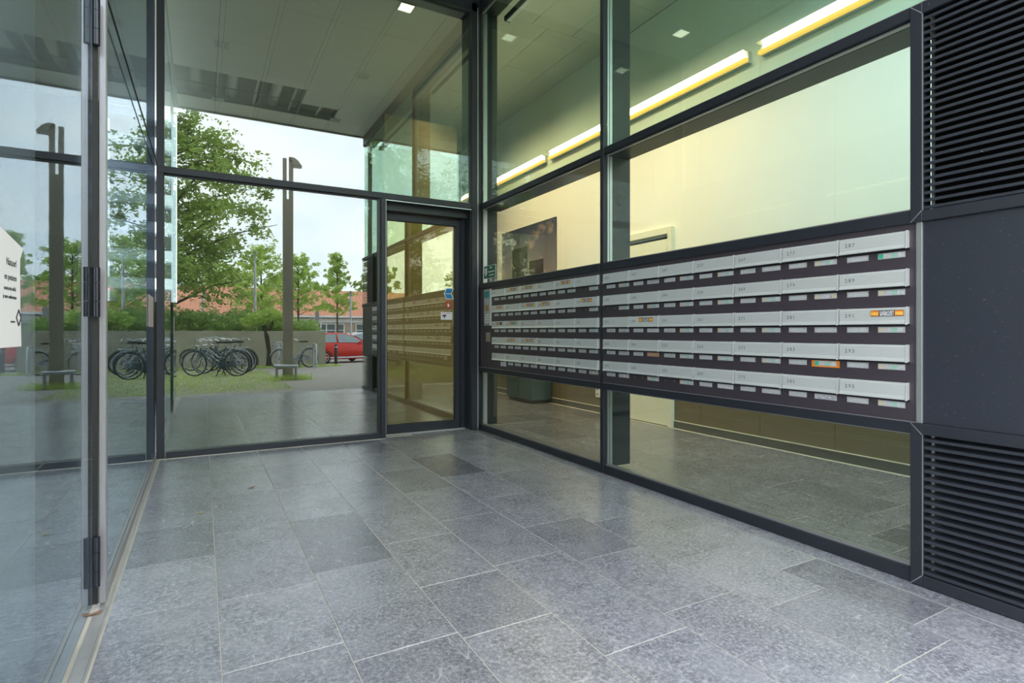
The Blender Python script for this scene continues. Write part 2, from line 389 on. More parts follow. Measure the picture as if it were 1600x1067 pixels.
bar(t5, 'inner_fin', 3.06, 3.20, 6.15, 6.35, .06, 5.2, M['frame2'])
mb = MB(); mb.box(3.008, 3.06, 6.148, 6.2, .07, 5.1); obj('bright_spacer', mb, M['alu'], t5)
# entrance door
d1 = struct('door_1', 'tall glass entrance door set back in the rear right corner')
bar(d1, 'jamb', 2.80, 2.866, 6.36, 6.48, .0, TR0, M['frame']); bar(d1, 'jamb', 1.80, 1.83, 6.36, 6.48, .0, TR0, M['frame2'])
bar(d1, 'head_lining', 1.80, 2.866, BY + .12, 6.48, TR0 - .10, TR0 + .05, M['frame2'])
bar(d1, 'side_lining', 2.85, 2.90, BY + .02, 6.40, .0, TR0, M['frame2'])
bar(d1, 'bottom_rail', 1.83, 2.80, 6.38, 6.44, .012, .11, M['frame']); bar(d1, 'top_rail', 1.83, 2.80, 6.38, 6.44, 2.50, 2.58, M['frame'])
bar(d1, 'stile', 2.735, 2.80, 6.38, 6.44, .11, 2.50, M['frame']); bar(d1, 'stile', 1.83, 1.88, 6.38, 6.44, .11, 2.50, M['frame'])
pane('pane', 1.88, 2.735, 6.41, 6.418, .11, 2.50, M['glass_door'], d1)
mb = MB(); mb.box(1.80, 2.866, 6.33, 6.37, 0, .012); obj('threshold', mb, M['alu'], d1)

# right wall: bays  Y .58..1.41 louvre | 1.41..3.755 | 3.805..6.15
def rwin(n_, label, y0, y1, z0, z1):
    w_ = struct('window_%d' % n_, label); pane('pane', 3.0, 3.008, y0, y1, z0, z1, M['glass_upper' if n_ > 6 else 'glass_right'], w_)
    mb = MB(); mb.box(2.99, 3.0, y0, y1, z0, z0 + .012); mb.box(3.009, 3.03, y0, y1, z0, z0 + .012); mb.box(2.995, 3.02, y0, y1, z1 - .012, z1 - .004)
    obj('glazing_bead', mb, M['greyalu'], w_); return w_
rwin(3, 'low pane of the right glass wall under the mailboxes, beside the corner', 3.805, 6.15, .068, .715)
rwin(4, 'low pane of the right glass wall under the mailboxes, beside the lower louvre', 1.41, 3.755, .068, .715)
rwin(5, 'middle pane of the right glass wall over the mailboxes, beside the corner', 3.805, 6.15, 1.778, 2.70)
rwin(6, 'middle pane of the right glass wall over the mailboxes, beside the upper louvre', 1.41, 3.755, 1.778, 2.70)
rwin(7, 'upper pane of the right glass wall beside the corner post', 3.805, 6.15, 2.755, 5.1)
rwin(8, 'upper pane of the right glass wall above the louvre and door view', .60, 3.755, 2.755, 5.1)
t6 = struct('trim_6', 'deep vertical mullion dividing the right glass wall')
bar(t6, 'mullion', 2.965, 3.005, 3.758, 3.803, .004, 5.2, M['frame'])
bar(t6, 'inner_fin', 3.062, 3.26, 3.757, 3.804, .05, 5.2, M['frame2'])
mb = MB(); mb.box(3.009, 3.028, 3.756, 3.805, .07, 5.1); mb.box(3.034, 3.061, 3.756, 3.805, .07, 5.1); obj('bright_spacer', mb, M['alu'], t6)
t7 = struct('trim_7', 'dark transom bar along the right glass wall above the mailboxes')
for (a, c) in ((3.803, 6.16), (1.41, 3.758), (.6, 1.41)):
    bar(t7, 'transom', 2.972, 3.0, a, c, 2.70, 2.757); bar(t7, 'transom_depth', 3.03, 3.24, a, c, 2.69, 2.757, M['frame2'])
t8 = struct('trim_8', 'dark base rail along the foot of the right glass wall')
for (a, c) in ((3.803, 6.16), (1.41, 3.758)): bar(t8, 'base_rail', 2.972, 3.06, a, c, .0, .068)
bar(t8, 'head_rail', 2.97, 3.2, .6, 6.2, 5.1, SOF)
t9 = struct('trim_9', 'dark sill rails framing the mailbox panel above and below')
for (a, c) in ((3.803, 6.16), (1.388, 3.758)):
    bar(t9, 'upper_rail', 2.955, 3.06, a, c, 1.717, 1.778); bar(t9, 'lower_rail', 2.955, 3.06, a, c, .715, .768)
    mb = MB(); mb.box(2.955, 2.972, a, c, .768, .771); obj('worn_edge', mb, M['greyalu'], t9)

# louvres
def louvre(name, label, y0, y1, z0, z1, nsl):
    L_ = thing(name, (RX, y1, z0), label, 'louvre'); og = (RX, y1, z0); fw = .052
    def bx(nm, *a, m=M['frame']): mb = MB(); mb.bbox(*a, .003); return obj(nm, mb, m, L_, og)
    bx('frame_stile', 2.95, 3.03, y1 - fw, y1, z0, z1); bx('frame_rail', 2.951, 3.03, y0, y1 - fw, z0, z0 + fw); bx('frame_rail', 2.951, 3.03, y0, y1 - fw, z1 - fw, z1)
    mb = MB(); mb.box(2.952, 2.956, y1 - fw - .002, y1 - fw + .001, z0 + fw, z1 - fw)
    for zz, s_ in ((z0, 1), (z1, -1)):
        mb.add([(2.9485, y1 - .001, zz + s_ * .001), (2.9485, y1 - .005, zz + s_ * .001), (2.9485, y1 - fw, zz + s_ * (fw - .003)), (2.9485, y1 - fw + .003, zz + s_ * fw)], [(0, 1, 2, 3)])
    obj('mitre_line', mb, M['alu'], L_, og)
    mb = MB(); mb.box(3.06, 3.07, y0, y1 - fw, z0 + .01, z1 - .01); obj('back_plate', mb, M['void'], L_, og)
    mb = MB(); mb.box(3.0, 3.012, y1 - fw - .028, y1 - fw - .016, z0 + fw, z1 - fw); obj('slat_carrier', mb, M['alu'], L_, og)
    h = (z1 - z0 - 2 * fw) / nsl
    prof = [(2.962, .004), (2.9625, .0), (2.966, -.001), (3.0, .012), (3.035, .028), (3.035, .031), (2.998, .0165), (2.9635, .0135), (2.9615, .0115)]
    me = None
    for i in range(nsl):
        if me is None:
            mb = MB(); mb.prism([(px_ - RX, pz_) for px_, pz_ in prof], lambda p_, t_: (p_[0], t_, p_[1]), y0 - y1 - .0, -fw); me = mesh_from(mb, 'slat')
        obj('slat', me, M['slatcoat'], L_, loc=(0, 0, fw + (i + .15) * h))
louvre('ventilation_louvre', 'dark slatted ventilation louvre high beside the glass, above the blank panel', .58, 1.41, 1.717, 2.744, 27)
louvre('ventilation_louvre', 'dark slatted ventilation louvre at floor level under the blank panel', .58, 1.41, .004, .768, 18)
m, t, p, o_ = newmat('scratched_panel_coat'); v = pos_coord(t)
sc1 = noise(t, pos_coord(t, (1, 6, 22)), 6, 3, .8)
f = ramp(t, sc1, [(.665, 0.), (.70, 1.)]); f2 = ramp(t, noise(t, v, 95, 2), [(.765, 0.), (.785, 1.)])
c = mixc(t, math_(t, 'MULTIPLY', f, .35), (.030, .035, .048), (.35, .37, .42)); c = mixc(t, f2, c, (.5, .52, .55)); t.links.new(c, p.inputs['Base Color']); p.inputs['Roughness'].default_value = .38
w = struct('wall_right', 'blank scratched anthracite panel between the two louvres')
mb = MB(); mb.bbox(2.968, 3.05, .58, 1.362, .768, 1.717, .002); obj('blank_panel', mb, m, w)
mb = MB(); mb.bbox(2.958, 2.99, 1.362, 1.388, .768, 1.717, .002); obj('joint_strip', mb, M['alu'], w)

# ------------------------------------------------------------------ mailboxes
def text_mesh(s_, size, name='lettering', extrude=.0004, bold=0, space=1.0):
    cu = bpy.data.curves.new('tmp_text', 'FONT'); cu.body = s_; cu.space_character = space; cu.size = size; cu.extrude = extrude; cu.resolution_u = 2; cu.offset = bold
    to = bpy.data.objects.new('tmp_text', cu); C.objects.link(to)
    dg = bpy.context.evaluated_depsgraph_get(); me = bpy.data.meshes.new_from_object(to.evaluated_get(dg)); me.name = name
    bpy.data.objects.remove(to); me.materials.clear(); return me
ROT_R = Matrix(((0, 0, -1), (-1, 0, 0), (0, 1, 0))).to_euler()    # text on the right wall, faces -X
ROT_L = Matrix(((0, 0, 1), (1, 0, 0), (0, 1, 0))).to_euler()      # text on the left wall, faces +X
FX = 2.968
for (a, c, lab) in ((3.803, 6.15, 'dark mailbox panel of the left bay, next to the corner post'), (1.388, 3.758, 'dark mailbox panel of the right bay, next to the blank panel')):
    pn = thing('mailbox_bank', (FX, c, .771), lab, 'panel')
    mb = MB(); mb.box(FX, FX + .30, a, c, .771, 1.717); obj('face_plate', mb, M['plateface'], pn, (FX, c, .771))
PIT = .3325; FW = .3255
def prof_mesh():
    mb = MB()
    pr = [(0, .081), (-.017, .081), (-.020, .0785), (-.0195, .0745), (-.0225, .072), (-.0215, .018), (-.027, .004), (-.0265, .0), (-.022, -.001), (0, .006)]
    mb.prism(pr, lambda p_, t_: (p_[0], t_, p_[1]), 0, -FW + .010); return mesh_from(mb, 'flap')
flap_me = prof_mesh()
mb = MB(); pr = [(0, .083), (-.020, .083), (-.0245, .078), (-.0255, .006), (-.030, -.002), (-.026, -.004), (0, .002)]
mb.prism(pr, lambda p_, t_: (p_[0], t_, p_[1]), -FW + .0075, -FW + .0015); cap_me = mesh_from(mb, 'end_cap')
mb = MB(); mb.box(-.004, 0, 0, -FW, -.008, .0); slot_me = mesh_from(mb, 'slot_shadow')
def plate_me(w, body, kind):
    # local: y from 0 (left in the photo) to -w, z 0..-.028
    mb = MB(); mb.bbox(-.003, 0, -w, 0, -.029, 0, .0006, 0)
    if kind == 'plain':
        mb.box(-.0034, -.003, -w + .010, -.010, -.025, -.004, 1)
        for y in (-.007, -w + .007): mb.tube([(-.003, y, -.0145), (-.0046, y, -.0145)], .0032, 8, 2)
    if kind == 'old': mb.box(-.0034, -.003, -w + .006, -.006, -.023, -.006, 3)
    if kind == 'white': mb.box(-.0034, -.003, -w + .003, -.003, -.026, -.003, 4)
    if kind in ('nee', 'ja', 'neenee'):
        seg = {'nee': [(.0, .21, 5), (.21, .52, 1), (.52, .74, 6), (.74, .97, 4)], 'ja': [(.0, .19, 7), (.19, .52, 1), (.52, .74, 6), (.74, .97, 4)], 'neenee': [(0, .22, 5), (.22, .3, 3), (.3, .7, 4), (.7, .78, 3), (.78, 1, 5)]}[kind]
        for a, c, mi in seg: mb.box(-.0036, -.003, -.003 - c * (w - .006), -.003 - a * (w - .006), -.0255, -.0035, mi)
    return mesh_from(mb, 'name_plate')
PM = [M['plate'], M['script'], M['flapedge'], M['script_k'], M['script_w'], M['cream'], M['palegreen'], M['green'], M['orange']]
plates = {(w_, k_): plate_me(w_, None, k_) for w_ in (.108, .124) for k_ in ('plain', 'old', 'white', 'nee', 'ja', 'neenee')}
mb = MB()
for y in (-.012, -.10): mb.tube([(0, y, -.0145), (-.002, y, -.0145)], .0028, 8, 0)
screws_me = mesh_from(mb, 'screws')
def join_text(mb, me, off, sc, mi):
    mw = [(-.0, 0, 0)]
    vs = [(off[0] - v.co.z - .0004, off[1] - v.co.x * sc, off[2] + v.co.y * sc) for v in me.vertices]
    mb.add(vs, [tuple(p_.vertices) for p_ in me.polygons], mi)
nee_t = text_mesh('NEE', .0255, bold=.0009)
ja_t = text_mesh('JA', .0225, bold=.0008)
def sticker_me(kind):
    mb = MB(); w, h, q_ = .152, .030, .040
    bg, sq, tx = {'nee': (1, 0, 2), 'half': (1, 0, 2), 'yellow': (4, 5, 0), 'red': (6, 6, 7)}[kind]
    mb.box(-.0008, 0, -w, 0, -h, 0, bg)
    for y in ((0,) if kind == 'half' else (0, -w + q_)):
        mb.box(-.0012, -.0008, y - q_ + .001, y - .001, -h + .002, -.002, sq); join_text(mb, nee_t, (-.0012, y - .004, -h + .0070), .72, tx)
    mb.box(-.0012, -.0008, -w + q_ + .003, -q_ - .003, -h + .002, -.003, 8 if kind == 'red' else 3)
    return mesh_from(mb, 'sticker')
M['yellow'] = mat('amber_print', (1, .68, .14), .45)
M['purple'] = mat('violet_print', (.20, .12, .25), .45)
SM = [M['orange'], M['black'], M['yellow'], M['script_k'], M['purple'], M['yellow'], M['redp'], M['white'], M['green']]
stick = {k_: sticker_me(k_) for k_ in ('nee', 'yellow', 'red', 'half')}
flap_stickers = {('L', 0, 1): ('nee', .42), ('L', 0, 2): ('nee', .40), ('L', 0, 4): ('nee', .42), ('L', 1, 0): ('nee', .42), ('L', 1, 2): ('nee', .48), ('L', 1, 3): ('nee', .38), ('L', 1, 5): ('nee', .40),
                 ('L', 2, 0): ('half', .42), ('L', 2, 1): ('red', .42), ('L', 3, 1): ('yellow', .32), ('L', 3, 2): ('nee', .45), ('R', 2, 1): ('nee', .45), ('R', 2, 6): ('nee', .60)}
p1_special = {('L', 0, 5): 0, ('L', 1, 5): 0, ('L', 4, 0): 0, ('R', 1, 0): 0, ('R', 4, 1): 0, ('R', 4, 2): 0}
p2_special = {('L', 0, 1): 'white', ('L', 0, 0): 'old', ('L', 1, 1): 'old', ('L', 1, 2): 'white', ('L', 1, 3): 'white', ('L', 2, 1): 'white', ('L', 3, 1): 'white', ('R', 0, 1): 'old', ('R', 2, 1): 'white', ('R', 3, 0): 'old',
              ('R', 3, 1): 'cream', ('R', 4, 3): 'white', ('R', 0, 4): 'plain', ('R', 0, 5): 'nee', ('R', 1, 5): 'neenee', ('R', 2, 5): 'plain', ('R', 3, 5): 'ja', ('R', 4, 5): 'old', ('R', 0, 6): 'ja', ('R', 4, 4): 'plain', ('R', 4, 0): 'neenee',
              ('L', 4, 5): 'neenee', ('L', 0, 5): 'nee', ('L', 1, 5): 'nee', ('L', 4, 1): 'plain', ('L', 3, 0): 'plain', ('L', 4, 0): 'bigwhite', ('L', 2, 0): 'plain', ('L', 1, 0): 'plain'}
rows_z = [1.602, 1.4195, 1.2365, 1.0540, .8715]; ROWN = ['top', 'second', 'middle', 'fourth', 'bottom']
stick_desc = {'nee': 'an orange and black sticker', 'half': 'a half orange sticker', 'red': 'a red sticker', 'yellow': 'a yellow and violet sticker'}
for sec, ncol, ystart, first in (('L', 6, 5.799, 167), ('R', 7, 3.739, 227)):
    for ci in range(ncol):
        for ri in range(5):
            num = first + ci * 10 + ri * 2; key = (sec, ri, ci)
            y = ystart - ci * PIT; z = rows_z[ri]
            st = flap_stickers.get(key)
            OR = ['nearest', 'second', 'third', 'fourth', 'fifth', 'sixth', 'seventh']
            cn = ncol - 1 - ci if sec == 'R' else ci
            where = {'R': ('beside the blank panel', 'from the blank panel'), 'L': ('beside the intercom', 'from the intercom')}[sec]
            lab = 'silver mailbox numbered %d, %s row, %s%s' % (num, ROWN[ri], where[0] if cn == 0 else OR[cn] + ' ' + where[1], ', ' + {'nee': 'orange stickered', 'half': 'half orange sticker', 'red': 'red sticker', 'yellow': 'yellow sticker'}[st[0]] if st else '')
            bx = thing('mailbox', (FX, y, z), lab, 'mailbox', 'numbered silver mailboxes in the right wall')
            fo = obj('flap', flap_me, M['flap'], bx)
            obj('end_cap', cap_me, M['flapedge'], bx); obj('slot_shadow', slot_me, M['void'], bx)
            nm_ = text_mesh(str(num), .027, 'number', .0003, .0003, 1.35); no = obj('number', nm_, M['ink'], fo, loc=(-.0222, -.028, .036)); no.rotation_euler = ROT_R
            if p1_special.get(key, 1): obj('name_plate', plates[(.108, 'plain')], PM, bx, loc=(0, -.028, -.013))
            else: obj('screws', screws_me, M['plate'], bx, loc=(0, -.028, -.013), kind='stuff')
            k2 = p2_special.get(key, 'nee')
            if k2 == 'bigwhite':
                mb = MB(); mb.box(-.002, 0, -.13, 0, -.05, 0, 0); obj('paper_label', mb, M['script_w'], bx, loc=(0, -.18, -.012))
            elif k2 == 'cream':
                mb = MB(); mb.box(-.003, 0, -.124, 0, -.028, 0, 0); obj('name_plate', mb, mat('tan_label', (.55, .32, .20), .5), bx, loc=(0, -.182, -.013))
            else: obj('name_plate', plates[(.124, k2)], PM, bx, loc=(0, -.182, -.013))
            if key == ('R', 3, 5):
                mb = MB(); mb.box(-.0035, 0, -.155, 0, -.034, .002, 0); s_ = obj('sticker', mb, M['orange'], bx, loc=(.0008, -.166, -.014))
            if st: obj('sticker', stick[st[0]], SM, fo, loc=(-.0228, -FW * (st[1] - (.11 if sec == 'L' or ri != 2 or ci != 6 else .115)), .069))
# intercom and key switch on the left bay
ic = thing('door_intercom', (FX, 5.93, 1.30), 'stainless intercom panel beside the mailboxes with screen and keypad', 'intercom'); og = (FX, 5.93, 1.30)
def icb(nm, x0, y0, y1, z0, z1, m_): mb = MB(); mb.bbox(x0, FX, y0, y1, z0, z1, .001); obj(nm, mb, m_, ic, og)
icb('housing', 2.956, 5.86, 6.03, 1.27, 1.70, M['alu']); icb('bright_edge', 2.952, 5.845, 5.865, 1.27, 1.70, M['flapedge'])
icb('screen', 2.9535, 5.885, 6.01, 1.60, 1.68, M['teal']); icb('name_list', 2.9535, 5.885, 6.01, 1.53, 1.59, M['script']); icb('camera_window', 2.9535, 5.91, 5.985, 1.45, 1.51, M['brass'])
for i in range(4):
    for j in range(3): icb('key', 2.952, 5.895 + j * .04, 5.92 + j * .04, 1.30 + i * .03, 1.32 + i * .03, M['flap'])
ks = thing('key_switch', (FX, 5.93, 1.10), 'small square key switch plate under the intercom', 'switch'); og = (FX, 5.93, 1.10)
mb = MB(); mb.bbox(2.962, FX, 5.88, 5.99, 1.08, 1.19, .001); obj('plate', mb, M['greyalu'], ks, og)
mb = MB(); mb.tube([(2.962, 5.935, 1.135), (2.955, 5.935, 1.135)], .02, 12); obj('key_barrel', mb, M['brass'], ks, og)

# ------------------------------------------------------------------ stickers on the glass
gs = thing('emergency_sign', (2.998, 5.99, 1.84), 'green sign with white lettering on the glass beside the corner post', 'sign'); og = (2.998, 5.99, 1.84)
mb = MB(); mb.box(2.9965, 2.9995, 5.80, 6.11, 1.835, 1.99); obj('sign_plate', mb, M['white'], gs, og)
mb = MB(); mb.box(2.9958, 2.9966, 5.806, 6.104, 1.841, 1.984); obj('green_field', mb, M['signgreen'], gs, og)
mb = MB(); mb.prism([(6.09, 1.965), (6.02, 1.965), (6.02, 1.90), (6.055, 1.855), (6.09, 1.90)], lambda p_, t_: (t_, p_[0], p_[1]), 2.995, 2.9959); mb.box(2.995, 2.9959, 5.90, 5.95, 1.95, 1.97); mb.box(2.995, 2.9959, 5.83, 5.995, 1.905, 1.92); mb.box(2.995, 2.9959, 5.84, 5.97, 1.865, 1.88); obj('white_marks', mb, M['white'], gs, og)
s2 = MB(); s2.box(2.9965, 2.9995, 5.90, 5.96, 1.795, 1.832); obj('glass_sticker', s2, M['script_w'], None, (2.998, 5.93, 1.8), label='small white sticker on the glass under the green sign', category='sticker')
gs = thing('direction_sticker', (2.66, 6.408, 1.66), 'blue arrow sticker on the entrance door glass', 'sticker'); og = (2.66, 6.408, 1.66)
def ypr(pts, t0, t1, mb): mb.prism(pts, lambda p_, t_: (p_[0], t_, p_[1]), t0, t1)
mb = MB(); ypr([(2.595, 1.665), (2.625, 1.735), (2.725, 1.735), (2.695, 1.665), (2.725, 1.60), (2.625, 1.60)], 6.405, 6.409, mb); obj('white_border', mb, M['white'], gs, og)
mb = MB(); ypr([(2.605, 1.67), (2.63, 1.728), (2.712, 1.728), (2.687, 1.67)], 6.4035, 6.4051, mb); ypr([(2.605, 1.662), (2.687, 1.662), (2.712, 1.607), (2.63, 1.607)], 6.4035, 6.4051, mb); obj('blue_arrow', mb, M['bluep'], gs, og)
gs = thing('warning_sticker', (2.67, 6.408, 1.5), 'round red prohibition sticker on the door glass under the blue arrow', 'sticker'); og = (2.67, 6.408, 1.5)
mb = MB(); mb.ring((2.665, 6.405, 1.535), (0, 1, 0), (1, 0, 0), .045, .006, 24, 6); mb.add([(2.63, 6.403, 1.57), (2.64, 6.403, 1.575), (2.70, 6.403, 1.50), (2.69, 6.403, 1.495)], [(0, 1, 2, 3)]); obj('red_ring', mb, M['redp'], gs, og)
mb = MB(); mb.box(2.645, 2.665, 6.404, 6.407, 1.505, 1.545); obj('pictogram', mb, M['white'], gs, og)
gs = thing('camera_notice', (2.63, 6.408, 1.36), 'small white notice with a camera picture low on the door glass', 'sticker'); og = (2.63, 6.408, 1.36)
mb = MB(); mb.box(2.555, 2.705, 6.405, 6.409, 1.345, 1.44); obj('paper', mb, M['white'], gs, og)
mb = MB(); mb.box(2.575, 2.625, 6.4035, 6.405, 1.385, 1.405); mb.box(2.595, 2.605, 6.4035, 6.405, 1.36, 1.385); obj('camera_picture', mb, M['black'], gs, og)
mb = MB(); mb.box(2.57, 2.69, 6.4035, 6.405, 1.417, 1.432); obj('red_lettering', mb, strokes('red_strokes', (.8, .8, .8), (.6, .1, .2), (70, 1, 60)), gs, og)

# ------------------------------------------------------------------ left: two hinged glass leaves
d3 = struct('door_3', 'far glass door leaf on the left reflecting the back wall')
pane('pane', -.390, -.384, 3.03, 6.13, .05, 5.1, M['glass_left'], d3)
bar(d3, 'stile', -.393, -.366, 2.985, 3.03, .02, 5.15, M['greyalu'])
bar(d3, 'bottom_rail', -.395, -.378, 3.03, 6.14, .006, .05, M['greyalu'])
mb = MB(); mb.tube([(-.366, 3.03, 2.665), (-.366, 6.12, 2.75)], .0045, 8); obj('stay_rod', mb, M['gasket'], d3)
d4 = struct('door_4', 'near glass door leaf on the left carrying the white paper notice')
pane('pane', -.416, -.410, .66, 2.955, .03, 5.1, M['glass_left'], d4)
mb = MB(); mb.box(-.412, -.393, 2.962, 2.98, .03, 5.15); mb.tube([(-.398, 2.972, .03), (-.398, 2.972, 5.1)], .006, 8); obj('gasket', mb, M['gasket'], d4)
for z0 in (.115, 1.263, 2.42):
    hg = MB()
    for (a, c) in ((0, .065), (.067, .145), (.147, .21)): hg.tube([(-.395, 2.94, z0 + a), (-.395, 2.94, z0 + c)], .014, 16)
    hg.box(-.409, -.3965, 2.95, 2.96, z0, z0 + .21)
    obj('hinge', hg, M['hinge'], d4)
# paper notice
po = thing('paper_notice', (-.409, 1.87, 1.15), 'white paper notice with printed lines taped to the near glass leaf', 'poster'); og = (-.409, 1.87, 1.15)
mb = MB(); prof = [(1.49, 1.162), (1.873, 1.162), (1.865, 1.25), (1.86, 1.345), (1.862, 1.385), (1.89, 1.415), (1.74, 1.437), (1.49, 1.47)]
mb.prism(prof, lambda p_, t_: (t_, p_[0], p_[1]), -.4095, -.4078); obj('sheet', mb, mat('notice_paper', (.80, .78, .76), .6, 0, .02), po, og)
def ltext(s_, size, y, z, parent, og, x=-.4076, m_='black'):
    tm = text_mesh(s_, size); to = obj('lettering', tm, M[m_], parent, loc=(x - og[0], y - og[1], z - og[2])); to.rotation_euler = ROT_L
ltext('Natuurl', .026, 1.745, 1.36, po, og); ltext('en posteen', .022, 1.73, 1.325, po, og); ltext('constructie wil ik', .014, 1.725, 1.30, po, og); ltext('je mee onderneem', .014, 1.72, 1.28, po, og)
mb = MB(); mb.ring((-.4076, 1.845, 1.235), (1, 0, 0), (0, 0, 1), .02, .002, 4, 4); mb.box(-.4077, -.4074, 1.78, 1.815, 1.222, 1.226); obj('printed_mark', mb, M['black'], po, og)
# small white sheet on the far leaf
mb = MB(); mb.box(-.379, -.377, 5.35, 5.85, 1.24, 1.50); obj('small_notice', mb, strokes('red_lines', (.75, .74, .73), (.6, .3, .3), (1, 20, 90)), None, (-.378, 5.6, 1.24), label='small pale notice on the far glass leaf beside the back frame', category='sticker')

# ------------------------------------------------------------------ rooms behind the glass
w = struct('wall_lobby', 'cream lobby wall behind the right glass'); 
for i in range(-1, 15):
    y0 = .4 + i * .8 + .3
    if y0 + .8 <= .6: continue
    mb = MB(); mb.box(5.16, 5.24, max(y0, .6), y0 + .799, 1.15, SOF); obj('wall_panel', mb, M['wall'], w)
    mb = MB(); mb.box(5.16, 5.24, max(y0, .6), y0 + .796, .09, 1.147); obj('lower_panel', mb, M['wainscot'], w)
mb = MB(); mb.box(5.18, 5.3, .6, 12.4, 0, SOF); obj('wall_core', mb, M['wall2'], w)
bs = struct('baseboard_right', 'low tiled skirting with pale top edge along the lobby wall')
mb = MB(); mb.box(5.145, 5.16, .6, 12.4, 0, .085); obj('skirting', mb, M['skirt'], bs); mb = MB(); mb.box(5.143, 5.16, .6, 12.4, .085, .093); obj('skirting_top', mb, M['skirttop'], bs)
w = struct('wall_front', 'front wall of the lobby beside the porch opening'); mb = MB(); mb.box(3.08, 5.3, .56, .6, 0, 1.0); mb.box(3.08, 3.16, .56, .6, 1.0, SOF); obj('front_panel', mb, M['frame2'], w)
w9 = struct('window_9', 'tall street window at the near end of the lobby'); pane('pane', 3.16, 5.3, .57, .576, 1.0, 5.2, M['glass_right'], w9)
mb = MB(); mb.box(-6.4, -.47, .56, .6, 0, .3); mb.box(-6.4, -5.6, .56, .6, 0, SOF); obj('front_panel', mb, M['frame2'], w)
w = struct('wall_left', 'dark side wall of the room behind the left glass'); mb = MB(); mb.box(-6.4, -6.3, .6, 12.4, 0, SOF); obj('wall_core', mb, M['wall2'], w)
w = struct('wall_back', 'rear lobby wall with a window opening')
mb = MB(); mb.box(-6.4, -1.55, 12.3, 12.4, 0, SOF); mb.box(-.42, 5.3, 12.3, 12.4, 0, SOF); mb.box(-1.55, -.42, 12.3, 12.4, 0, 1.75); obj('wall_core', mb, M['wall2'], w)
w = struct('wall_inner', 'inner partition between the back lobby and the lift side'); mb = MB(); mb.box(2.78, 4.15, 9.6, 9.7, 0, 5.0); obj('wall_core', mb, mat('tan_partition', (.34, .30, .20), .6), w)  # added wall, shaped to put amber brightness behind the door glass
# linear lights
for i, (a, c) in enumerate(((.9, 3.85), (4.0, 7.9), (8.05, 9.9))):
    lab = ['linear warm wall light at the near end of the lobby', 'long linear warm wall light in the middle of the lobby wall', 'linear warm wall light at the far end of the lobby by the corner'][i]
    L_ = thing('linear_light', (5.1, a, 4.14), lab, 'light', 'linear lights along the lobby wall'); og = (5.1, a, 4.14)
    mb = MB(); mb.box(5.105, 5.16, a, c, 4.08, 4.19); obj('housing', mb, M['plate'], L_, og)
    mb = MB(); mb.box(5.06, 5.105, a + .06, c - .06, 4.125, 4.175); obj('diffuser', mb, M['core'], L_, og)
    mb = MB(); mb.box(5.06, 5.105, a, c, 4.085, 4.122); obj('amber_lip', mb, M['lip'], L_, og)  # glowing strip imitates the warm light under the housing
    mb = MB(); mb.box(5.02, 5.16, a, c, 4.192, 4.205); obj('top_shade', mb, M['plate'], L_, og)  # added plate that stops the strip lighting the wall above
# added lamps, placed out of sight, that brighten the lobby wall
for i, (a, c, en, co) in enumerate(((.9, 3.6, 30, (.76, .92, 1)), (4.0, 6.0, 46, (1, .78, .50)), (6.4, 9.4, 62, (1, .74, .42)))):
    L_ = thing('wall_washer', (3.26, a, 4.98), ['cool wall washer above the right bay, behind the head rail', 'warm wall washer above the bay beside the corner post', 'warm wall washer set in the lobby ceiling past the corner'][i], 'light'); og = (3.26, a, 4.98)
    zh = 5.26 if i == 2 else 4.98
    mb = MB(); mb.bbox(3.215, 3.30, a, c, zh, zh + .06, .004); obj('housing', mb, M['soffit'] if i == 2 else M['frame2'], L_, og)
    mb = MB(); mb.box(3.235, 3.29, a + .03, c - .03, zh - .006, zh); obj('diffuser', mb, M['white'], L_, og)
    ld = bpy.data.lights.new('wall_washer_glow', 'AREA'); lo = bpy.data.objects.new('wall_washer_glow', ld); C.objects.link(lo)
    ld.shape = 'RECTANGLE'; ld.size = .05; ld.size_y = c - a; ld.energy = en; ld.color = co; ld.spread = R(95)
    lo.location = (3.27, (a + c) / 2, zh - .015); lo.rotation_euler = (0, R(-30), 0)
# lobby door
d2 = struct('door_2', 'cream lobby door seen through the right glass')
for (a, c, z0, z1) in ((5.12, 5.19, 0, 2.52), (6.16, 6.23, 0, 2.52), (5.19, 6.16, 2.43, 2.52)): mb = MB(); mb.bbox(5.10, 5.16, a, c, z0, z1, .004); obj('door_frame', mb, M['paledoor'], d2)
mb = MB(); mb.box(5.14, 5.155, 5.195, 6.155, 2.38, 2.40); obj('shadow_gap', mb, M['void'], d2)
mb = MB(); mb.bbox(5.125, 5.158, 5.197, 6.153, .01, 2.37, .003); obj('door_leaf', mb, M['paledoor'], d2)
for z in (.35, 1.3, 2.15): mb = MB(); mb.tube([(5.118, 5.195, z), (5.118, 5.195, z + .11)], .011, 8); obj('hinge', mb, M['greyalu'], d2)
# photo print on the lobby wall
pic = thing('wall_print', (5.14, 8.7, 1.35), 'large photo print of two dark towers under clouds on the lobby wall', 'picture'); og = (5.14, 8.7, 1.35)
m, t, p, o_ = newmat('print_sky'); v = pos_coord(t, (1, 1, 1.2)); g = t.nodes.new('ShaderNodeSeparateXYZ'); t.links.new(pos_coord(t), g.inputs[0])
sky = ramp(t, math_(t, 'DIVIDE', math_(t, 'SUBTRACT', g.outputs[2], 1.35), 1.8, True), [(0., (.50, .37, .30)), (.42, (.26, .24, .27)), (1., (.02, .045, .10))])
c = mixc(t, ramp(t, noise(t, v, 1.5, 6, .6), [(.58, 0.), (.72, .8)]), sky, (.50, .36, .30)); t.links.new(c, p.inputs['Base Color']); p.inputs['Roughness'].default_value = .6
mb = MB(); mb.box(5.13, 5.158, 7.77, 9.66, 1.30, 3.11); obj('print_panel', mb, m, pic, og)
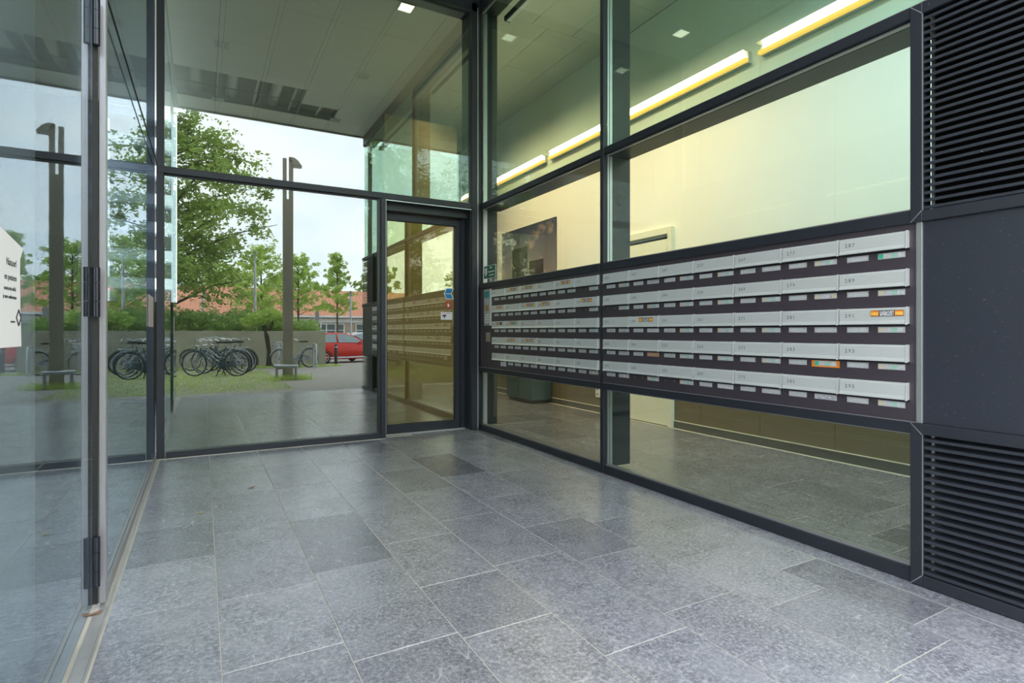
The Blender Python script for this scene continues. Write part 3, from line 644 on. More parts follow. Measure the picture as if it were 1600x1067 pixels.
def tower(mb, y0, y1, z1, mi): mb.box(5.1285, 5.1305, y0, y1, 1.31, z1, mi)
mb = MB(); tower(mb, 8.68, 9.24, 2.74, 0); tower(mb, 8.14, 8.62, 2.46, 1); tower(mb, 9.34, 9.64, 2.15, 1)
m1, t, p, o_ = newmat('print_tower'); bk = t.nodes.new('ShaderNodeTexBrick'); bk.inputs['Scale'].default_value = 6; bk.offset = 0; bk.inputs['Color1'].default_value = (.035, .04, .055, 1); bk.inputs['Color2'].default_value = (.025, .03, .045, 1); bk.inputs['Mortar'].default_value = (.09, .09, .10, 1)
mpn = t.nodes.new('ShaderNodeMapping'); mpn.inputs['Rotation'].default_value = (0, R(90), R(90)); gg = t.nodes.new('ShaderNodeNewGeometry'); t.links.new(gg.outputs['Position'], mpn.inputs[0]); t.links.new(mpn.outputs[0], bk.inputs['Vector']); t.links.new(bk.outputs[0], p.inputs['Base Color'])
obj('printed_towers', mb, [m1, mat('print_tower_brown', (.035, .022, .02), .6)], pic, og)
# lobby cabinet and socket
cb = thing('lobby_cabinet', (4.9, 8.3, 0), 'low dark teal cabinet against the lobby wall under the print', 'cabinet'); og = (4.9, 8.3, 0)
mteal = mat('dark_teal_laminate', (.05, .085, .095), .45)
mb = MB(); mb.bbox(4.75, 5.14, 7.9, 8.75, .06, .95, .004); obj('carcass', mb, mteal, cb, og)
for a in (7.905, 8.33): mb = MB(); mb.bbox(4.735, 4.75, a, a + .415, .08, .94, .002); obj('door', mb, mteal, cb, og)
mb = MB(); mb.box(4.78, 5.12, 7.92, 8.73, 0, .06); obj('plinth', mb, M['black'], cb, og)
so_ = thing('wall_socket', (5.155, 6.66, .30), 'small white wall socket low on the lobby wall', 'socket'); og = (5.155, 6.66, .30)
mb = MB(); mb.bbox(5.15, 5.16, 6.61, 6.71, .22, .38, .002); obj('plate', mb, M['white'], so_, og)
mb = MB(); mb.tube([(5.15, 6.66, .34), (5.147, 6.66, .34)], .02, 12); mb.tube([(5.15, 6.66, .27), (5.147, 6.66, .27)], .02, 12); obj('outlet', mb, M['greyalu'], so_, og)
# added pale sheet whose colour puts a haze in the near leaf
bl = thing('roller_blind', (-.52, 1.6, .05), 'pale translucent blind hanging behind the near left glass leaf', 'blind')
mb = MB(); mb.box(-.525, -.52, .68, 2.56, .05, 5.05); obj('blind_sheet', mb, mat('blind_cloth', (.62, .62, .66), .8), bl, (-.52, 1.6, .05))
mb = MB(); mb.tube([(-.522, .68, .05), (-.522, 2.56, .05)], .01, 8); obj('bottom_bar', mb, M['greyalu'], bl, (-.52, 1.6, .05))
# far high-rise, seen through the rear window
hr = thing('tower_block', (-6.0, 66, 0), 'far white tower block with stacked balconies seen through the left glass', 'building'); og = (-6.0, 66, 0)
mb = MB(); mb.box(-7.7, -2.7, 65, 77, 0, 26); obj('wall', mb, mat('tower_wall', (.16, .19, .22), .7), hr, og)
for i in range(9):
    mb = MB(); mb.box(-7.9, -2.6, 63.4, 65, 2.6 + i * 2.7, 3.6 + i * 2.7); obj('balcony', mb, mat('balcony_white', (.34, .37, .40), .6) if i == 0 else bpy.data.materials['balcony_white'], hr, og)
    mb = MB()
    for x in (-7.2, -5.8, -4.6, -3.6): mb.box(x, x + .9, 64.9, 65.02, 3.7 + i * 2.7, 5.1 + i * 2.7)
    obj('window', mb, M['frame2'], hr, og)

# ------------------------------------------------------------------ outdoors behind the camera: helper from mirrored picture position
Cc, Ss = math.cos(R(29)), math.sin(R(29))
def mir(px, z, real=True):
    r_ = (px - 800) / 873 * z; X = r_ * Cc + z * Ss; Y = -r_ * Ss + z * Cc
    return X, 2 * GY - Y
def leaf_cloud(centers, radii, n, size, seed, flat=.8):
    g = np.random.RandomState(seed); centers = np.array(centers); radii = np.array(radii)
    idx = g.randint(0, len(centers), n); d = g.normal(size=(n, 3)); d /= np.linalg.norm(d, axis=1)[:, None]
    rr = radii[idx] * (g.rand(n) ** .5); P = centers[idx] + d * rr[:, None] * np.array([1, 1, flat])
    a = g.normal(size=(n, 3)); a[:, 2] *= .6; a /= np.linalg.norm(a, axis=1)[:, None]
    b2 = np.cross(a, g.normal(size=(n, 3))); b2 /= np.linalg.norm(b2, axis=1)[:, None]
    s_ = size * (.6 + .8 * g.rand(n))[:, None]
    V = np.stack([P - a * s_, P + b2 * s_ * .45, P + a * s_, P - b2 * s_ * .45], 1).reshape(-1, 3)
    F = np.arange(n * 4).reshape(-1, 4); return V, F
def cloud_mesh(V, F, name):
    me = bpy.data.meshes.new(name); me.vertices.add(len(V)); me.vertices.foreach_set('co', V.astype(np.float32).ravel())
    me.loops.add(F.size); me.loops.foreach_set('vertex_index', F.astype(np.int32).ravel()); me.polygons.add(len(F)); me.polygons.foreach_set('loop_start', np.arange(0, F.size, 4, dtype=np.int32)); me.update(calc_edges=True); me.validate(); return me
def leafmat(name, c0, c1):
    m, t, p, o_ = newmat(name); f = noise(t, pos_coord(t), 1.1, 4)
    f2 = noise(t, pos_coord(t), 9, 2)
    c = mixc(t, ramp(t, f, [(.35, 0.), (.65, 1.)]), c0, c1); c = mixc(t, math_(t, 'MULTIPLY', f2, .5), c, tuple(min(1, x * 1.5) for x in c1))
    t.links.new(c, p.inputs['Base Color']); p.inputs['Roughness'].default_value = .6
    tl = t.nodes.new('ShaderNodeBsdfTranslucent'); t.links.new(c, tl.inputs[0]); mx = t.nodes.new('ShaderNodeMixShader'); mx.inputs[0].default_value = .4
    t.links.new(p.outputs[0], mx.inputs[1]); t.links.new(tl.outputs[0], mx.inputs[2]); t.links.new(mx.outputs[0], o_.inputs[0]); return m
LD = leafmat('leaf_dark', (.10, .15, .035), (.22, .30, .07)); LM = leafmat('leaf_mid', (.15, .22, .045), (.36, .48, .11)); LL = leafmat('leaf_light', (.32, .46, .08), (.55, .68, .20)); LH = leafmat('leaf_hedge', (.16, .26, .06), (.36, .50, .14))
bark = mat('bark', (.10, .08, .055), .9, 0, .3, 12, .4, 40)
def tree(label, x, y, top, crown0, rad, n, leaf, m_, seed, trunk=.15, lean=(0, 0), nb=26, sub=7, shape='dome', clump=.34):
    g = random.Random(seed); z0 = gz(x, y) - .02; T = thing('tree', (x, y, z0), label, 'tree', 'trees in front of the building')
    mb = MB(); cl = []; rr = []; H = top - z0; cz = crown0 - z0
    axis = [(lean[0] * (i / 8) ** 2, lean[1] * (i / 8) ** 2, (H - rad * .25) * i / 8) for i in range(9)]
    mb.tube(axis, [trunk * (1 - .85 * i / 8) + .01 for i in range(9)], 9)
    for k in range(nb):
        u = (k + .5) / nb; zz = cz + (H - cz) * u * .97
        if shape == 'dome': er = rad * math.sqrt(max(.04, 1 - ((u - .32) / .72) ** 2))
        elif shape == 'cone': er = rad * (1.05 - u * .85)
        else: er = rad * (.55 + .6 * math.sin(math.pi * min(1, u + .1)))
        an = k * 2.4 + g.uniform(-.5, .5); L_ = er * g.uniform(.72, 1.12)
        zi = max(.2, zz - L_ * .45); f_ = zi / (H - rad * .25); f_ = min(f_, 1)
        p0 = Vector((lean[0] * f_ ** 2, lean[1] * f_ ** 2, zi)); p1 = Vector((math.cos(an) * L_ + lean[0] * f_ ** 2, math.sin(an) * L_ + lean[1] * f_ ** 2, zz + g.uniform(-.1, .1) * rad))
        pm = (p0 + p1) / 2 + Vector((0, 0, L_ * .08)); mb.tube([p0, pm, p1], [trunk * .28, trunk * .16, trunk * .05], 5)
        for s_ in range(sub):
            v_ = g.uniform(.25, 1.08); q = p0.lerp(p1, v_); off = Vector((g.gauss(0, 1), g.gauss(0, 1), g.gauss(0, .7))) * rad * .13
            e = q + off; mb.tube([q, e], [trunk * .06, trunk * .02], 4); cl.append(tuple(e)); rr.append(rad * clump * g.uniform(.35, .75))
    obj('trunk', mb, bark, T)
    V, F = leaf_cloud(cl, rr, n, leaf, seed); me = cloud_mesh(V, F, 'foliage'); obj('foliage', me, m_, T, kind='stuff')
    return T
tree('big dark leafy tree at the left whose branches reach over the bicycles', -1.0, -10.9, 9.0, 3.3, 3.3, 24000, .085, LM, 3, .20, (0, 0), 38, 8, 'dome', .27)
x, y = mir(408, 40); tree('light green tree behind the hedge, left of the lamp post', x, y, 7.4, 3.0, 2.0, 11000, .085, LL, 5, .12, nb=30, sub=9, clump=.26)
x, y = mir(466, 38); tree('light green tree behind the hedge, right of the lamp post', x, y, 6.4, 2.9, 1.5, 8000, .08, LL, 8, .10, nb=26, sub=9, clump=.26)
x, y = mir(527, 34); tree('small young tree with a thin trunk above the red car', x, y, 6.0, 2.5, 1.1, 11000, .055, LL, 11, .07, nb=26, sub=9, clump=.26, shape='cone')
x, y = mir(350, 60); tree('tall pale tree behind the roofed house', x, y, 8.6, 3.0, 3.4, 9000, .15, LL, 13, .2)
x, y = mir(590, 62); tree('dark far tree beyond the house at the right', x, y, 8.5, 3, 2.4, 6000, .2, LM, 15, .25)
x, y = mir(500, 74); tree('far tree over the house roof, in the middle', x, y, 7.2, 2, 3.0, 5000, .22, LM, 17, .25)
x, y = mir(440, 80); tree('far broad tree over the house roof, at the left', x, y, 8.6, 2, 4.0, 6000, .24, LM, 19, .25)
tree('tall dark tree at the far left of the paving', -9.5, -13, 10.5, 2.4, 4.2, 14000, .14, LD, 23, .25)
tree('broad dark tree far behind the building, left of the tower block', -27, 58, 24, 1, 9.5, 7000, .55, LD, 31, .5)  # added tree, keeps bright sky out of the rear window
# trees standing to the right of the porch
tree('broad tree standing to the right of the porch', 11.5, -6.5, 8.0, 2.0, 3.0, 12000, .11, LM, 29, .2)

# planter wall and hedge
pw = thing('planter', (1.5, -9.8, gz(0, -9.8)), 'long low grey retaining wall behind the bicycles', 'planter'); og = (1.5, -9.8, 0)
conc = mat('weathered_concrete', (.34, .32, .23), .9, 0, .3, 1.5, .3, 30)
mb = MB(); mb.bbox(-9, 4.15, -10.1, -9.85, -.3, 1.22, .01); mb.bbox(3.9, 4.15, -14, -10.1, -.3, 1.22, .01)
po_ = obj('wall_body', mb, conc, pw); po_.location = (-1.5, 9.8, -gz(0, -9.8))
mb = MB(); mb.box(-8.9, 4.0, -14, -10.08, .6, 1.12); o2 = obj('soil', mb, mat('planter_soil', (.06, .045, .03), .95), pw); o2.location = (-1.5, 9.8, -gz(0, -9.8))
hd = thing('hedge', (-1.0, -11, 1.1), 'clipped green hedge growing on top of the retaining wall', 'hedge')
g = random.Random(4); cl = []; rr = []
for i in range(620):
    x = g.uniform(-8.8, 4.0); y = g.uniform(-13, -10.1); hh = .42 + .12 * math.sin(x * 1.1) + max(0, -x + 2.2) * .13 + max(0, -10.9 - y) * .25
    if x < -3: hh = 1.05
    cl.append((x + 1.0, y + 11, g.uniform(0, hh))); rr.append(.24)
V, F = leaf_cloud(cl, rr, 42000, .05, 44); obj('foliage', cloud_mesh(V, F, 'foliage'), LH, hd, kind='stuff')
mb = MB()
for i in range(40): x = -7.8 + i * .31; mb.tube([(x, 0, 0), (x + .05, .1, .5)], .02, 5)
obj('stem', mb, bark, hd, kind='stuff')
x, y = mir(419, 20.6)
st = thing('gnarled_trunk', (x, y, gz(x, y)), 'short gnarled dark tree trunk in front of the retaining wall', 'tree')
mb = MB(); mb.tube([(0, 0, -.1), (.02, 0, .6), (-.05, 0, 1.1), (-.15, 0, 1.55)], [.13, .11, .12, .08], 9); mb.tube([(0, 0, .8), (.16, 0, 1.0), (.2, 0, 1.15)], [.06, .04, .03], 7); mb.tube([(-.02, 0, 1.1), (.1, 0, 1.5), (.2, 0, 1.75)], [.07, .05, .03], 7)
obj('trunk', mb, mat('dark_bark', (.035, .028, .02), .9, 0, .3, 14, .5, 30), st)
V, F = leaf_cloud([(-.3, 0, 1.8), (.1, 0, 1.95), (.35, 0, 1.7), (-.6, 0, 1.7), (.6, 0, 1.8)], [.35] * 5, 2500, .05, 9); obj('foliage', cloud_mesh(V, F, 'foliage'), LL, st, kind='stuff')

# grass tufts
def grass(name, label, area, n, h, seed, cat=None):
    gq = np.random.RandomState(seed); V = []; x0, x1, y0, y1 = area
    gx = np.clip(gq.normal((x0 + x1) / 2, (x1 - x0) / 3.6, n), x0 - .3, x1 + .3) if n < 1000 else gq.uniform(x0, x1, n); gy = gq.uniform(y0, y1, n); a = gq.uniform(0, 6.28, n); hh = h * gq.uniform(.4, 1.2, n); ln = gq.normal(0, .35, (n, 2)) * hh[:, None]
    w_ = .006; dx = np.cos(a) * w_; dy = np.sin(a) * w_; z0 = np.array([gz(p_, q_) - .02 for p_, q_ in zip(gx, gy)])
    V = np.stack([np.stack([gx - dx, gy - dy, z0], 1), np.stack([gx + dx, gy + dy, z0], 1), np.stack([gx + dx * .3 + ln[:, 0], gy + dy * .3 + ln[:, 1], z0 + hh], 1), np.stack([gx - dx * .3 + ln[:, 0], gy - dy * .3 + ln[:, 1], z0 + hh], 1)], 1).reshape(-1, 3)
    o3 = obj(name, cloud_mesh(V, np.arange(n * 4).reshape(-1, 4), name), LL, None, loc=(0, 0, 0), kind='stuff', label=label); return o3
grass('grass', 'short grass growing between the paving stones under the bicycles', (-2.6, 1.7, -6.6, -.2), 12000, .04, 61)
x, y = mir(452, 14.16); grass('grass', 'tuft of longer grass around the foot of the lamp post', (x - .45, x + .5, y - .3, y + .3), 900, .14, 62)
grass('grass', 'strip of grass along the foot of the retaining wall', (-4, 4.6, -9.85, -9.1), 7000, .08, 63)

# lamp post (two flat blades, one carrying the head)
x, y = mir(450, 14.16)
lp = thing('street_lamp', (x, y, -.02), 'tall dark street lamp with a slotted flat post and angled head', 'lamp', rz=R(29))
pm = mat('post_grey_brown', (.36, .32, .24), .6, 0, .2, 4)
# x local axis along picture right in the mirror
lp.rotation_euler = (0, 0, R(7))
mb = MB(); mb.bbox(-.125, .125, -.05, .05, 0, 4.57, .01); obj('lower_post', mb, pm, lp)
mb = MB(); mb.bbox(-.125, -.03, -.045, .045, 4.55, 5.60, .008); obj('post_blade', mb, pm, lp)
mb = MB(); mb.bbox(.02, .125, -.045, .045, 4.55, 5.60, .008); obj('post_blade', mb, pm, lp)
mb = MB(); mb.prism([(.02, 5.62), (.14, 5.62), (.24, 5.55), (.33, 5.42), (.105, 5.42), (.105, 5.55)], lambda p_, t_: (p_[0], t_, p_[1]), -.11, .11); obj('lamp_head', mb, pm, lp)
mb = MB(); mb.box(.11, .32, -.09, .09, 5.40, 5.42); obj('lens', mb, M['white'], lp)
gd = thing('post_guard', (x, y + .0, -.02), 'low steel guard rail at the foot of the lamp post', 'guard rail', rz=R(29))
mb = MB(); mb.tube([(-.27, .16, .35), (.31, .16, .35)], .045, 12); obj('rail', mb, M['alu'], gd)
for sx_ in (-.22, .26): mb = MB(); mb.tube([(sx_, .16, 0), (sx_, .16, .35)], .035, 10); obj('leg', mb, M['greyalu'], gd)
for px_, z_, h_, lab in ((398.5, 26, 5.0, 'thin pale pole rising behind the hedge, left of the lamp post'), (317, 27, 4.4, 'thin white pole behind the hedge above the bicycles'), (548, 30, 3.4, 'thin pale pole beside the young tree')):
    x, y = mir(px_, z_); q = thing('thin_pole', (x, y, gz(x, y)), lab, 'pole'); mb = MB(); mb.tube([(0, 0, 0), (0, 0, h_)], [.07, .045], 10); obj('pole', mb, M['alu'], q); mb = MB(); mb.tube([(0, 0, h_), (0, 0, h_ + .25)], [.07, .09], 10); obj('pole_cap', mb, M['greyalu'], q)
x, y = mir(525, 23.5); q = thing('bollard', (x, y, gz(x, y)), 'black bollard with a white band in front of the red car', 'bollard')
mb = MB(); mb.tube([(0, 0, 0), (0, 0, .8), (0, 0, .83)], [.065, .065, .05], 14); obj('post', mb, M['frame2'], q); mb = MB(); mb.tube([(0, 0, .70), (0, 0, .75)], .067, 14); obj('reflective_band', mb, M['plate'], q)
x, y = mir(495.5, 40); q = thing('sign_post', (x, y, gz(x, y)), 'grey box sign standing by the house', 'sign'); mb = MB(); mb.bbox(-.13, .13, -.08, .08, 2.0, 2.95, .01); obj('box', mb, M['greyalu'], q); mb = MB(); mb.tube([(0, 0, 0), (0, 0, 2)], .05, 8); obj('pole', mb, M['greyalu'], q)

# ------------------------------------------------------------------ bicycles
tyre = mat('tyre_rubber', (.012, .012, .012), .8); rimm = mat('bike_chrome', (.55, .57, .58), .25, .8); 
def make_bike(label, mats, basket=False):
    fm, bar_m = mats; B = thing('bicycle', (0, 0, 0), label, 'bicycle', 'bicycles parked by the retaining wall')
    r = .345; xf, xr = .58, -.58
    for xw, nm in ((xf, 'front_wheel'), (xr, 'rear_wheel')):
        mb = MB(); mb.ring((xw, 0, r), (0, 1, 0), (1, 0, 0), r - .018, .019, 36, 7, 0); mb.ring((xw, 0, r), (0, 1, 0), (1, 0, 0), r - .042, .010, 36, 5, 1)
        mb.tube([(xw, -.04, r), (xw, .04, r)], .02, 8, 1); W_ = obj('wheel', mb, [tyre, rimm], B)
        mb = MB()
        for i in range(18): a = i * math.pi / 9; mb.tube([(xw, (-1) ** i * .025, r), (xw + (r - .045) * math.cos(a), 0, r + (r - .045) * math.sin(a))], .0022, 3)
        obj('spoke', mb, rimm, W_, kind='stuff')
        mb = MB(); mb.ring((xw, 0, r), (0, -1, 0), (1, 0, 0), r + .022, .016, 20, 5, 0, R(-5) if xw < 0 else R(20), R(200) if xw < 0 else R(165)); obj('mudguard', mb, fm, B)
    bb = (-.12, 0, .29); hd_ = (.40, 0, .78); hl = (.42, 0, .62); stt = (-.28, 0, .80)
    mb = MB(); mb.tube([hd_, hl], .022, 8); mb.tube([hl, (.15, 0, .40), bb], .020, 8); mb.tube([(.405, 0, .74), (.12, 0, .50), (-.19, 0, .45)], .016, 8); mb.tube([bb, stt], .018, 8)
    for s_ in (-.05, .05): mb.tube([bb, (xr, s_, r)], .011, 6); mb.tube([(-.26, 0, .72), (xr, s_, r)], .010, 6)
    obj('frame', mb, fm, B)
    mb = MB(); mb.tube([hl, (.44, 0, .58)], .022, 8)
    for s_ in (-.055, .055): mb.tube([(.44, s_, .60), (.49, s_, .48), (xf, s_, r)], .012, 6)
    mb.tube([(.44, -.055, .60), (.44, .055, .60)], .014, 6); obj('fork', mb, fm, B)
    mb = MB(); mb.tube([hd_, (.375, 0, .98)], .014, 8)
    for s_ in (-1, 1): mb.tube([(.375, 0, .98), (.42, s_ * .10, 1.03), (.36, s_ * .22, 1.05), (.16, s_ * .27, 1.0)], .013, 8)
    hb = obj('handlebar', mb, bar_m, B)
    mb = MB()
    for s_ in (-1, 1): mb.tube([(.18, s_ * .27, 1.005), (.07, s_ * .275, .975)], .019, 8)
    obj('grip', mb, M['white'] if bar_m is rimm else tyre, hb)
    mb = MB(); mb.tube([stt, (-.30, 0, .90)], .013, 8); obj('seat_post', mb, rimm, B)
    mb = MB(); mb.loft([[(-.42 + dx * f_, dy * w_, z_) for dx, dy in ((0, 0),)] * 1 for f_, w_, z_ in []] or [[(-.44, -.09, .90), (-.44, .09, .90), (-.44, .09, .95), (-.44, -.09, .95)], [(-.32, -.08, .90), (-.32, .08, .90), (-.32, .08, .955), (-.32, -.08, .955)], [(-.17, -.025, .90), (-.17, .025, .90), (-.17, .025, .935), (-.17, -.025, .935)]], 0, True); obj('saddle', mb, tyre, B)
    mb = MB(); mb.prism([(-.02, .37), (-.06, .40), (-.56, .43), (-.62, .40), (-.62, .32), (-.56, .29), (-.10, .19), (-.02, .22)], lambda p_, t_: (p_[0], t_, p_[1]), .05, .085); obj('chain_case', mb, fm, B)
    mb = MB(); mb.tube([bb, (-.12, .13, .29)], .01, 6); mb.tube([(-.12, .11, .29), (-.02, .11, .15)], .009, 6); mb.box(-.06, .03, .11, .19, .13, .155); mb.tube([(-.12, -.07, .29), (-.22, -.09, .43)], .009, 6); mb.box(-.27, -.18, -.17, -.09, .42, .445); obj('pedal', mb, tyre, B)
    mb = MB(); mb.box(-.78, -.40, -.07, -.055, .76, .775); mb.box(-.78, -.40, .055, .07, .76, .775)
    for q_ in range(4): mb.box(-.78 + q_ * .12, -.768 + q_ * .12, -.06, .06, .762, .773)
    for s_ in (-.065, .065): mb.tube([(-.70, s_, .765), (xr, s_, r)], .007, 5)
    obj('rack', mb, rimm, B)
    mb = MB(); mb.tube([(-.16, .04, .27), (-.22, .10, 0)], .012, 6); mb.tube([(-.16, -.04, .27), (-.06, -.10, 0)], .012, 6); obj('kickstand', mb, tyre, B)
    mb = MB(); mb.tube([(.47, 0, .82), (.53, 0, .82)], [.03, .045], 10); obj('head_lamp', mb, rimm, B)
    if basket:
        mb = MB()
        for i in range(9):
            for s_ in (-.17, .17): mb.tube([(.44 + i * .035, s_, .68), (.44 + i * .035, s_, .92)], .005, 4)
            mb.tube([(.73, -.17 + i * .0425, .68), (.73, -.17 + i * .0425, .92)], .005, 4)
        for z in (.68, .80, .92): mb.tube([(.44, -.17, z), (.73, -.17, z), (.73, .17, z), (.44, .17, z), (.44, -.17, z)], .008, 5)
        mb.box(.44, .73, -.17, .17, .675, .682); obj('basket', mb, rimm, B)
    return B
fb = mat('bike_steel_blue', (.035, .075, .11), .35, .2, .1); fk = mat('bike_black', (.015, .016, .018), .35); fs = mat('bike_silver_grey', (.33, .36, .38), .35, .5); fg = mat('bike_dark_green', (.02, .05, .035), .4)
proto = {'b': make_bike('steel blue bicycle in front of the parked row', (fb, rimm))}
HB = R(180 + 29)
def place(B, px_, z_, rz, lean=0):
    x, y = mir(px_, z_); B.location = (x, y, gz(x, y) - .02); B.rotation_euler = (lean, 0, rz)
place(proto['b'], 337, 15.2, HB)
def retint(B, a, c):
    def rec(o):
        for i, sl in enumerate(o.material_slots):
            if sl.material is a: sl.link = 'OBJECT'; sl.material = c
        for ch in o.children: rec(ch)
    rec(B)
for (px_, z_, dr, m_, lab) in ((347, 16.0, .10, fs, 'silver grey bicycle right behind the steel blue one'), (352, 16.7, -.12, fk, 'black bicycle third in the parked row'), (356, 17.4, .18, fb, 'blue bicycle fourth in the parked row'),
                               (378, 18.3, 1.1, fk, 'black bicycle turned sideways at the end of the row'), (327, 18.4, -.1, fg, 'dark green bicycle at the back of the row')):
    c = copy_tree(proto['b']); c['label'] = lab; place(c, px_, z_, HB + dr, R(3))
    if m_ is not fb: retint(c, fb, m_)
bk = make_bike('silver bicycle with a wire basket behind the lamp post', (fs, rimm), True); place(bk, 461, 19.4, HB - .95)
for px_, lab in ((434, 'steel bicycle hoop left of the lamp post'), (492, 'steel bicycle hoop right of the lamp post')):
    x, y = mir(px_, 19.6); q = thing('bicycle_hoop', (x, y, gz(x, y) - .02), lab, 'bicycle stand'); mb = MB(); mb.tube([(0, -.3, 0), (0, -.3, .72), (0, -.22, .82), (0, .22, .82), (0, .3, .72), (0, .3, 0)], .03, 8); obj('hoop', mb, M['alu'], q)

# ------------------------------------------------------------------ cars
def make_car(label, paint):
    K = thing('car', (0, 0, 0), label, 'car'); glassm = mat('car_window', (.30, .36, .38), .08, 0, .1) if 'car_window' not in bpy.data.materials else bpy.data.materials['car_window']
    # longitudinal sections: x, half width low, zlow, half width belt, zbelt
    secs = [(-2.0, .62, .42, .70, .86), (-1.9, .80, .28, .82, .98), (-1.3, .85, .22, .87, 1.0), (0, .86, .20, .88, .97), (.9, .86, .20, .87, .93), (1.45, .84, .22, .83, .84), (1.9, .76, .28, .72, .70), (2.03, .60, .40, .56, .58)]
    rs = [[(x, -wl, zl), (x, -wl * 1.01, (zl + zb) / 2), (x, -wb, zb - .04), (x, -wb * .90, zb), (x, wb * .90, zb), (x, wb, zb - .04), (x, wl * 1.01, (zl + zb) / 2), (x, wl, zl)] for x, wl, zl, wb, zb in secs]
    mb = MB(); mb.loft(rs, 0, True, True); bo = obj('body', mb, paint, K)
    cab = [(-1.88, .74, .97, .60, 1.02), (-1.62, .80, .96, .60, 1.36), (-.9, .82, .96, .62, 1.47), (-.1, .82, .95, .62, 1.46), (.45, .81, .93, .58, 1.34), (1.15, .76, .90, .60, .93)]
    rs = [[(x, -a, z0), (x, -b2, z1 - .02), (x, -b2 + .08, z1), (x, b2 - .08, z1), (x, b2, z1 - .02), (x, a, z0)] for x, a, z0, b2, z1 in cab]
    mb = MB(); mb.loft(rs, 0, True, True); obj('roof', mb, paint, K)
    for s_ in (-1, 1):
        def side(pts, mb_):
            for off in (.012,):
                vs = [(x, s_ * (.815 - (z - .96) / .5 * .19 + off), z) for x, z in pts]; vs2 = [(x, y - s_ * .02, z) for x, y, z in vs]
                mb_.loft([vs2, vs], 0, True)
        for pts in ([(-1.50, 1.02), (-1.42, 1.28), (-.95, 1.40), (-.62, 1.41), (-.62, 1.0)], [(-.52, 1.0), (-.52, 1.41), (-.1, 1.40), (.38, 1.27), (.72, 1.05), (.66, .98)], [(.76, .98), (.80, 1.03), (.98, .97)]):
            mb = MB(); side(pts, mb); obj('side_window', mb, glassm, K)
        mb = MB(); mb.box(-1.0, 1.0, s_ * .872 - .01, s_ * .872 + .01, .26, .33); obj('sill_trim', mb, M['plate'], K)
        mb = MB(); mb.bbox(.55, .68, min(s_ * .86, s_ * .98), max(s_ * .86, s_ * .98), .95, 1.05, .02); obj('wing_mirror', mb, paint, K)
        for xw in (-1.25, 1.25):
            mb = MB(); mb.ring((xw, s_ * .80, .31), (0, 1, 0), (1, 0, 0), .235, .075, 28, 8, 0); mb.tube([(xw, s_ * .78, .31), (xw, s_ * .85, .31)], .19, 20, 2)
            for q_ in range(5):
                a = q_ * 1.2566; mb.tube([(xw, s_ * .865, .31), (xw + .18 * math.cos(a), s_ * .865, .31 + .18 * math.sin(a))], .022, 5, 1)
            mb.ring((xw, s_ * .86, .31), (0, 1, 0), (1, 0, 0), .185, .015, 24, 5, 1); obj('wheel', mb, [tyre, rimm, M['black']], K)
            mb = MB(); mb.ring((xw, s_ * .862, .31), (0, -1, 0), (1, 0, 0), .335, .02, 16, 5, 0, 0, math.pi); obj('wheel_arch', mb, M['black'], K)
        mb = MB(); mb.bbox(1.62, 1.90, min(s_ * .58, s_ * .76), max(s_ * .58, s_ * .76), .64, .76, .03); obj('head_lamp', mb, M['plate'], K)
        mb = MB(); mb.bbox(-1.99, -1.86, min(s_ * .62, s_ * .80), max(s_ * .62, s_ * .80), .80, .98, .02); obj('tail_lamp', mb, M['redp'], K)
    mb = MB(); mb.loft([[(.50, -.60, 1.31), (.50, .60, 1.31), (.49, .6, 1.32), (.49, -.6, 1.32)], [(1.12, -.70, .965), (1.12, .70, .965), (1.10, .7, .985), (1.10, -.7, .985)]], 0); obj('windscreen', mb, glassm, K)
    mb = MB(); mb.loft([[(-1.66, -.56, 1.33), (-1.66, .56, 1.33), (-1.65, .56, 1.34), (-1.65, -.56, 1.34)], [(-1.90, -.66, 1.03), (-1.90, .66, 1.03), (-1.88, .66, 1.04), (-1.88, -.66, 1.04)]], 0); obj('rear_window', mb, glassm, K)
    return K
redm = mat('car_red', (.62, .03, .02), .22, .1, .05); whm = mat('car_white', (.72, .74, .76), .25)
K = make_car('red hatchback parked at the end of the retaining wall', redm); x, y = mir(530, 27.4); K.location = (x, y, gz(x, y) - .02); K.rotation_euler = (0, 0, R(-20))
K2 = copy_tree(K); retint(K2, redm, whm); K2['label'] = 'white car behind the red hatchback'; x, y = mir(540, 33.5); K2.location = (x + 1.5, y, gz(x, y) - .02); K2.rotation_euler = (0, 0, R(-8))

# ------------------------------------------------------------------ low house with tiled roof
HY = 2 * GY - 50.0
hs = thing('house', (5, HY, -.3), 'long low brick house with orange tiled roof and white windows', 'house')
m, t, p, o_ = newmat('orange_roof_tiles'); wv = t.nodes.new('ShaderNodeTexWave'); wv.bands_direction = 'X'; wv.inputs['Scale'].default_value = 1.1; t.links.new(pos_coord(t), wv.inputs[0])
wz = t.nodes.new('ShaderNodeTexWave'); wz.bands_direction = 'Z'; wz.inputs['Scale'].default_value = 2.0; wz.wave_profile = 'SAW'; t.links.new(pos_coord(t), wz.inputs[0])
c = mixc(t, noise(t, pos_coord(t), 2.5, 5), (.62, .22, .12), (.82, .38, .24)); c = mixc(t, math_(t, 'MULTIPLY', wz.outputs[0], .2), c, (.35, .13, .08)); t.links.new(c, p.inputs['Base Color']); p.inputs['Roughness'].default_value = .7
bn = t.nodes.new('ShaderNodeBump'); bn.inputs['Strength'].default_value = .8; bn.inputs['Distance'].default_value = .04; t.links.new(wv.outputs[0], bn.inputs['Height']); t.links.new(bn.outputs[0], p.inputs['Normal'])
roofm = m
brick = mat('pale_brick', (.50, .38, .28), .85, 0, .15, 14)
mb = MB(); mb.box(-24, 26, -5, 0, 0, 2.75); obj('wall', mb, brick, hs)
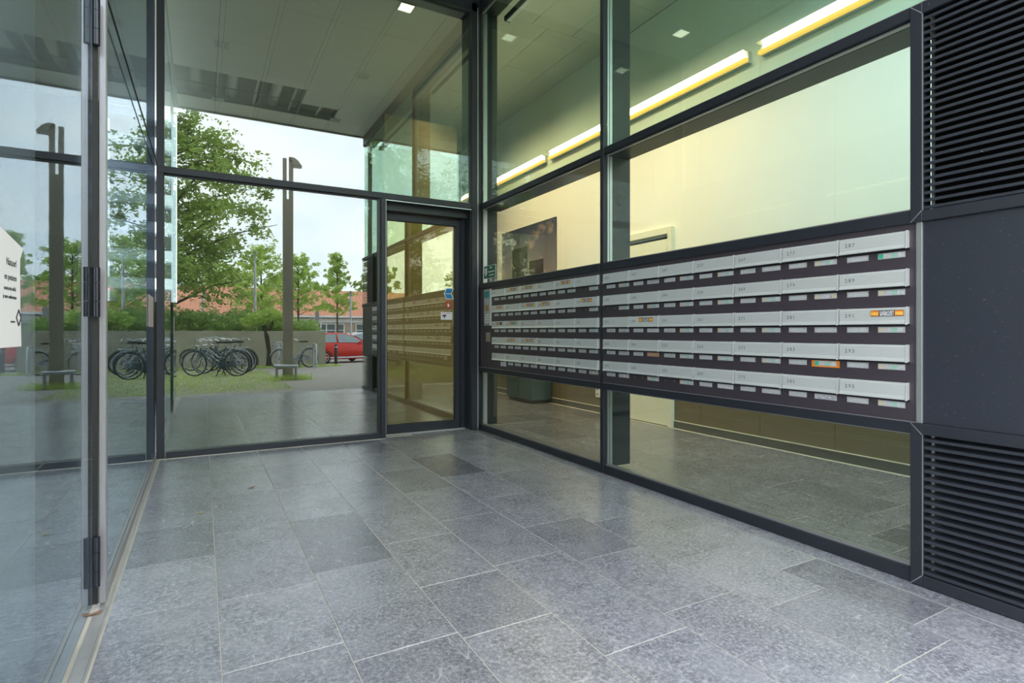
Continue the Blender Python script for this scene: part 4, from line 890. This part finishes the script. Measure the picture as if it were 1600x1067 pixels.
mb = MB(); ypts = [(.45, 2.72), (.45, 2.86), (-4.2, 5.35), (-9.0, 2.86), (-9.0, 2.72)]
mb.prism(ypts, lambda p_, t_: (t_, p_[0], p_[1]), -25, 27); obj('roof', mb, roofm, hs)
mb = MB(); mb.box(-25, 27, .40, .56, 2.70, 2.86); obj('gutter', mb, M['white'], hs); mb = MB(); mb.box(-24.5, 26.5, .02, .10, 2.28, 2.62); obj('fascia_board', mb, M['white'], hs)
for i in range(15):
    x = -22.4 + i * 3.25; wo = MB()
    wo.box(x, x + 2.3, 0, .10, 2.12, 2.2); wo.box(x, x + 2.3, 0, .10, .85, .93); wo.box(x, x + 2.3, 0, .09, 1.58, 1.64)
    for xx in (x, x + .73, x + 1.5, x + 2.22): wo.box(xx, xx + .09, 0, .10, .9, 2.15)
    wf = obj('window', wo, M['white'], hs); pn_ = MB(); pn_.box(x + .05, x + 2.25, 0, .03, .9, 2.15); obj('pane', pn_, mat('house_glass', (.10, .12, .11), .1) if i == 0 else bpy.data.materials['house_glass'], wf)
mb = MB()
for x in (-9, 3.9, 13.2): mb.tube([(x, .12, 0), (x, .12, 2.7)], .06, 8)
obj('downpipe', mb, M['white'], hs)
hd2 = thing('hedge', (8, HY + 3.5, -.3), 'low clipped garden hedge in front of the house', 'hedge')
cl = [(g.uniform(-20, 16), g.uniform(-.5, .5), g.uniform(.1, .9)) for _ in range(500)]; V, F = leaf_cloud(cl, [.4] * 500, 16000, .10, 71); obj('foliage', cloud_mesh(V, F, 'foliage'), LM, hd2, kind='stuff')

# ------------------------------------------------------------------ little things on the floor
lf = mat('dry_leaf', (.28, .15, .08), .8); lf2 = mat('yellow_leaf', (.45, .38, .10), .8)
for (x, y, s_, m_, lab) in ((.33, 4.72, .028, lf, 'curled brown leaf on the floor tiles near the back glass'), (-.012, 4.22, .022, lf2, 'small yellowish leaf on the tiles near the left glass'), (-.40, 2.93, .03, lf, 'orange brown leaf scrap at the foot of the hinge post')):
    mb = MB(); n_ = 6
    up = [(-s_, 0, .008), (-s_ * .4, s_ * .45, .003), (s_ * .4, s_ * .4, .004), (s_, 0, .010), (s_ * .4, -s_ * .45, .006), (-s_ * .4, -s_ * .4, .009)]
    mb.loft([[(a, c, z - .002) for a, c, z in up], up], 0, True); mb.tube([(-s_, 0, .008), (-s_ * 1.5, 0, .004)], .001, 4)
    q = obj('dry_leaf', mb, m_, None, loc=(x, y, .001), label=lab, category='leaf'); q.rotation_euler = (0, 0, R(25))
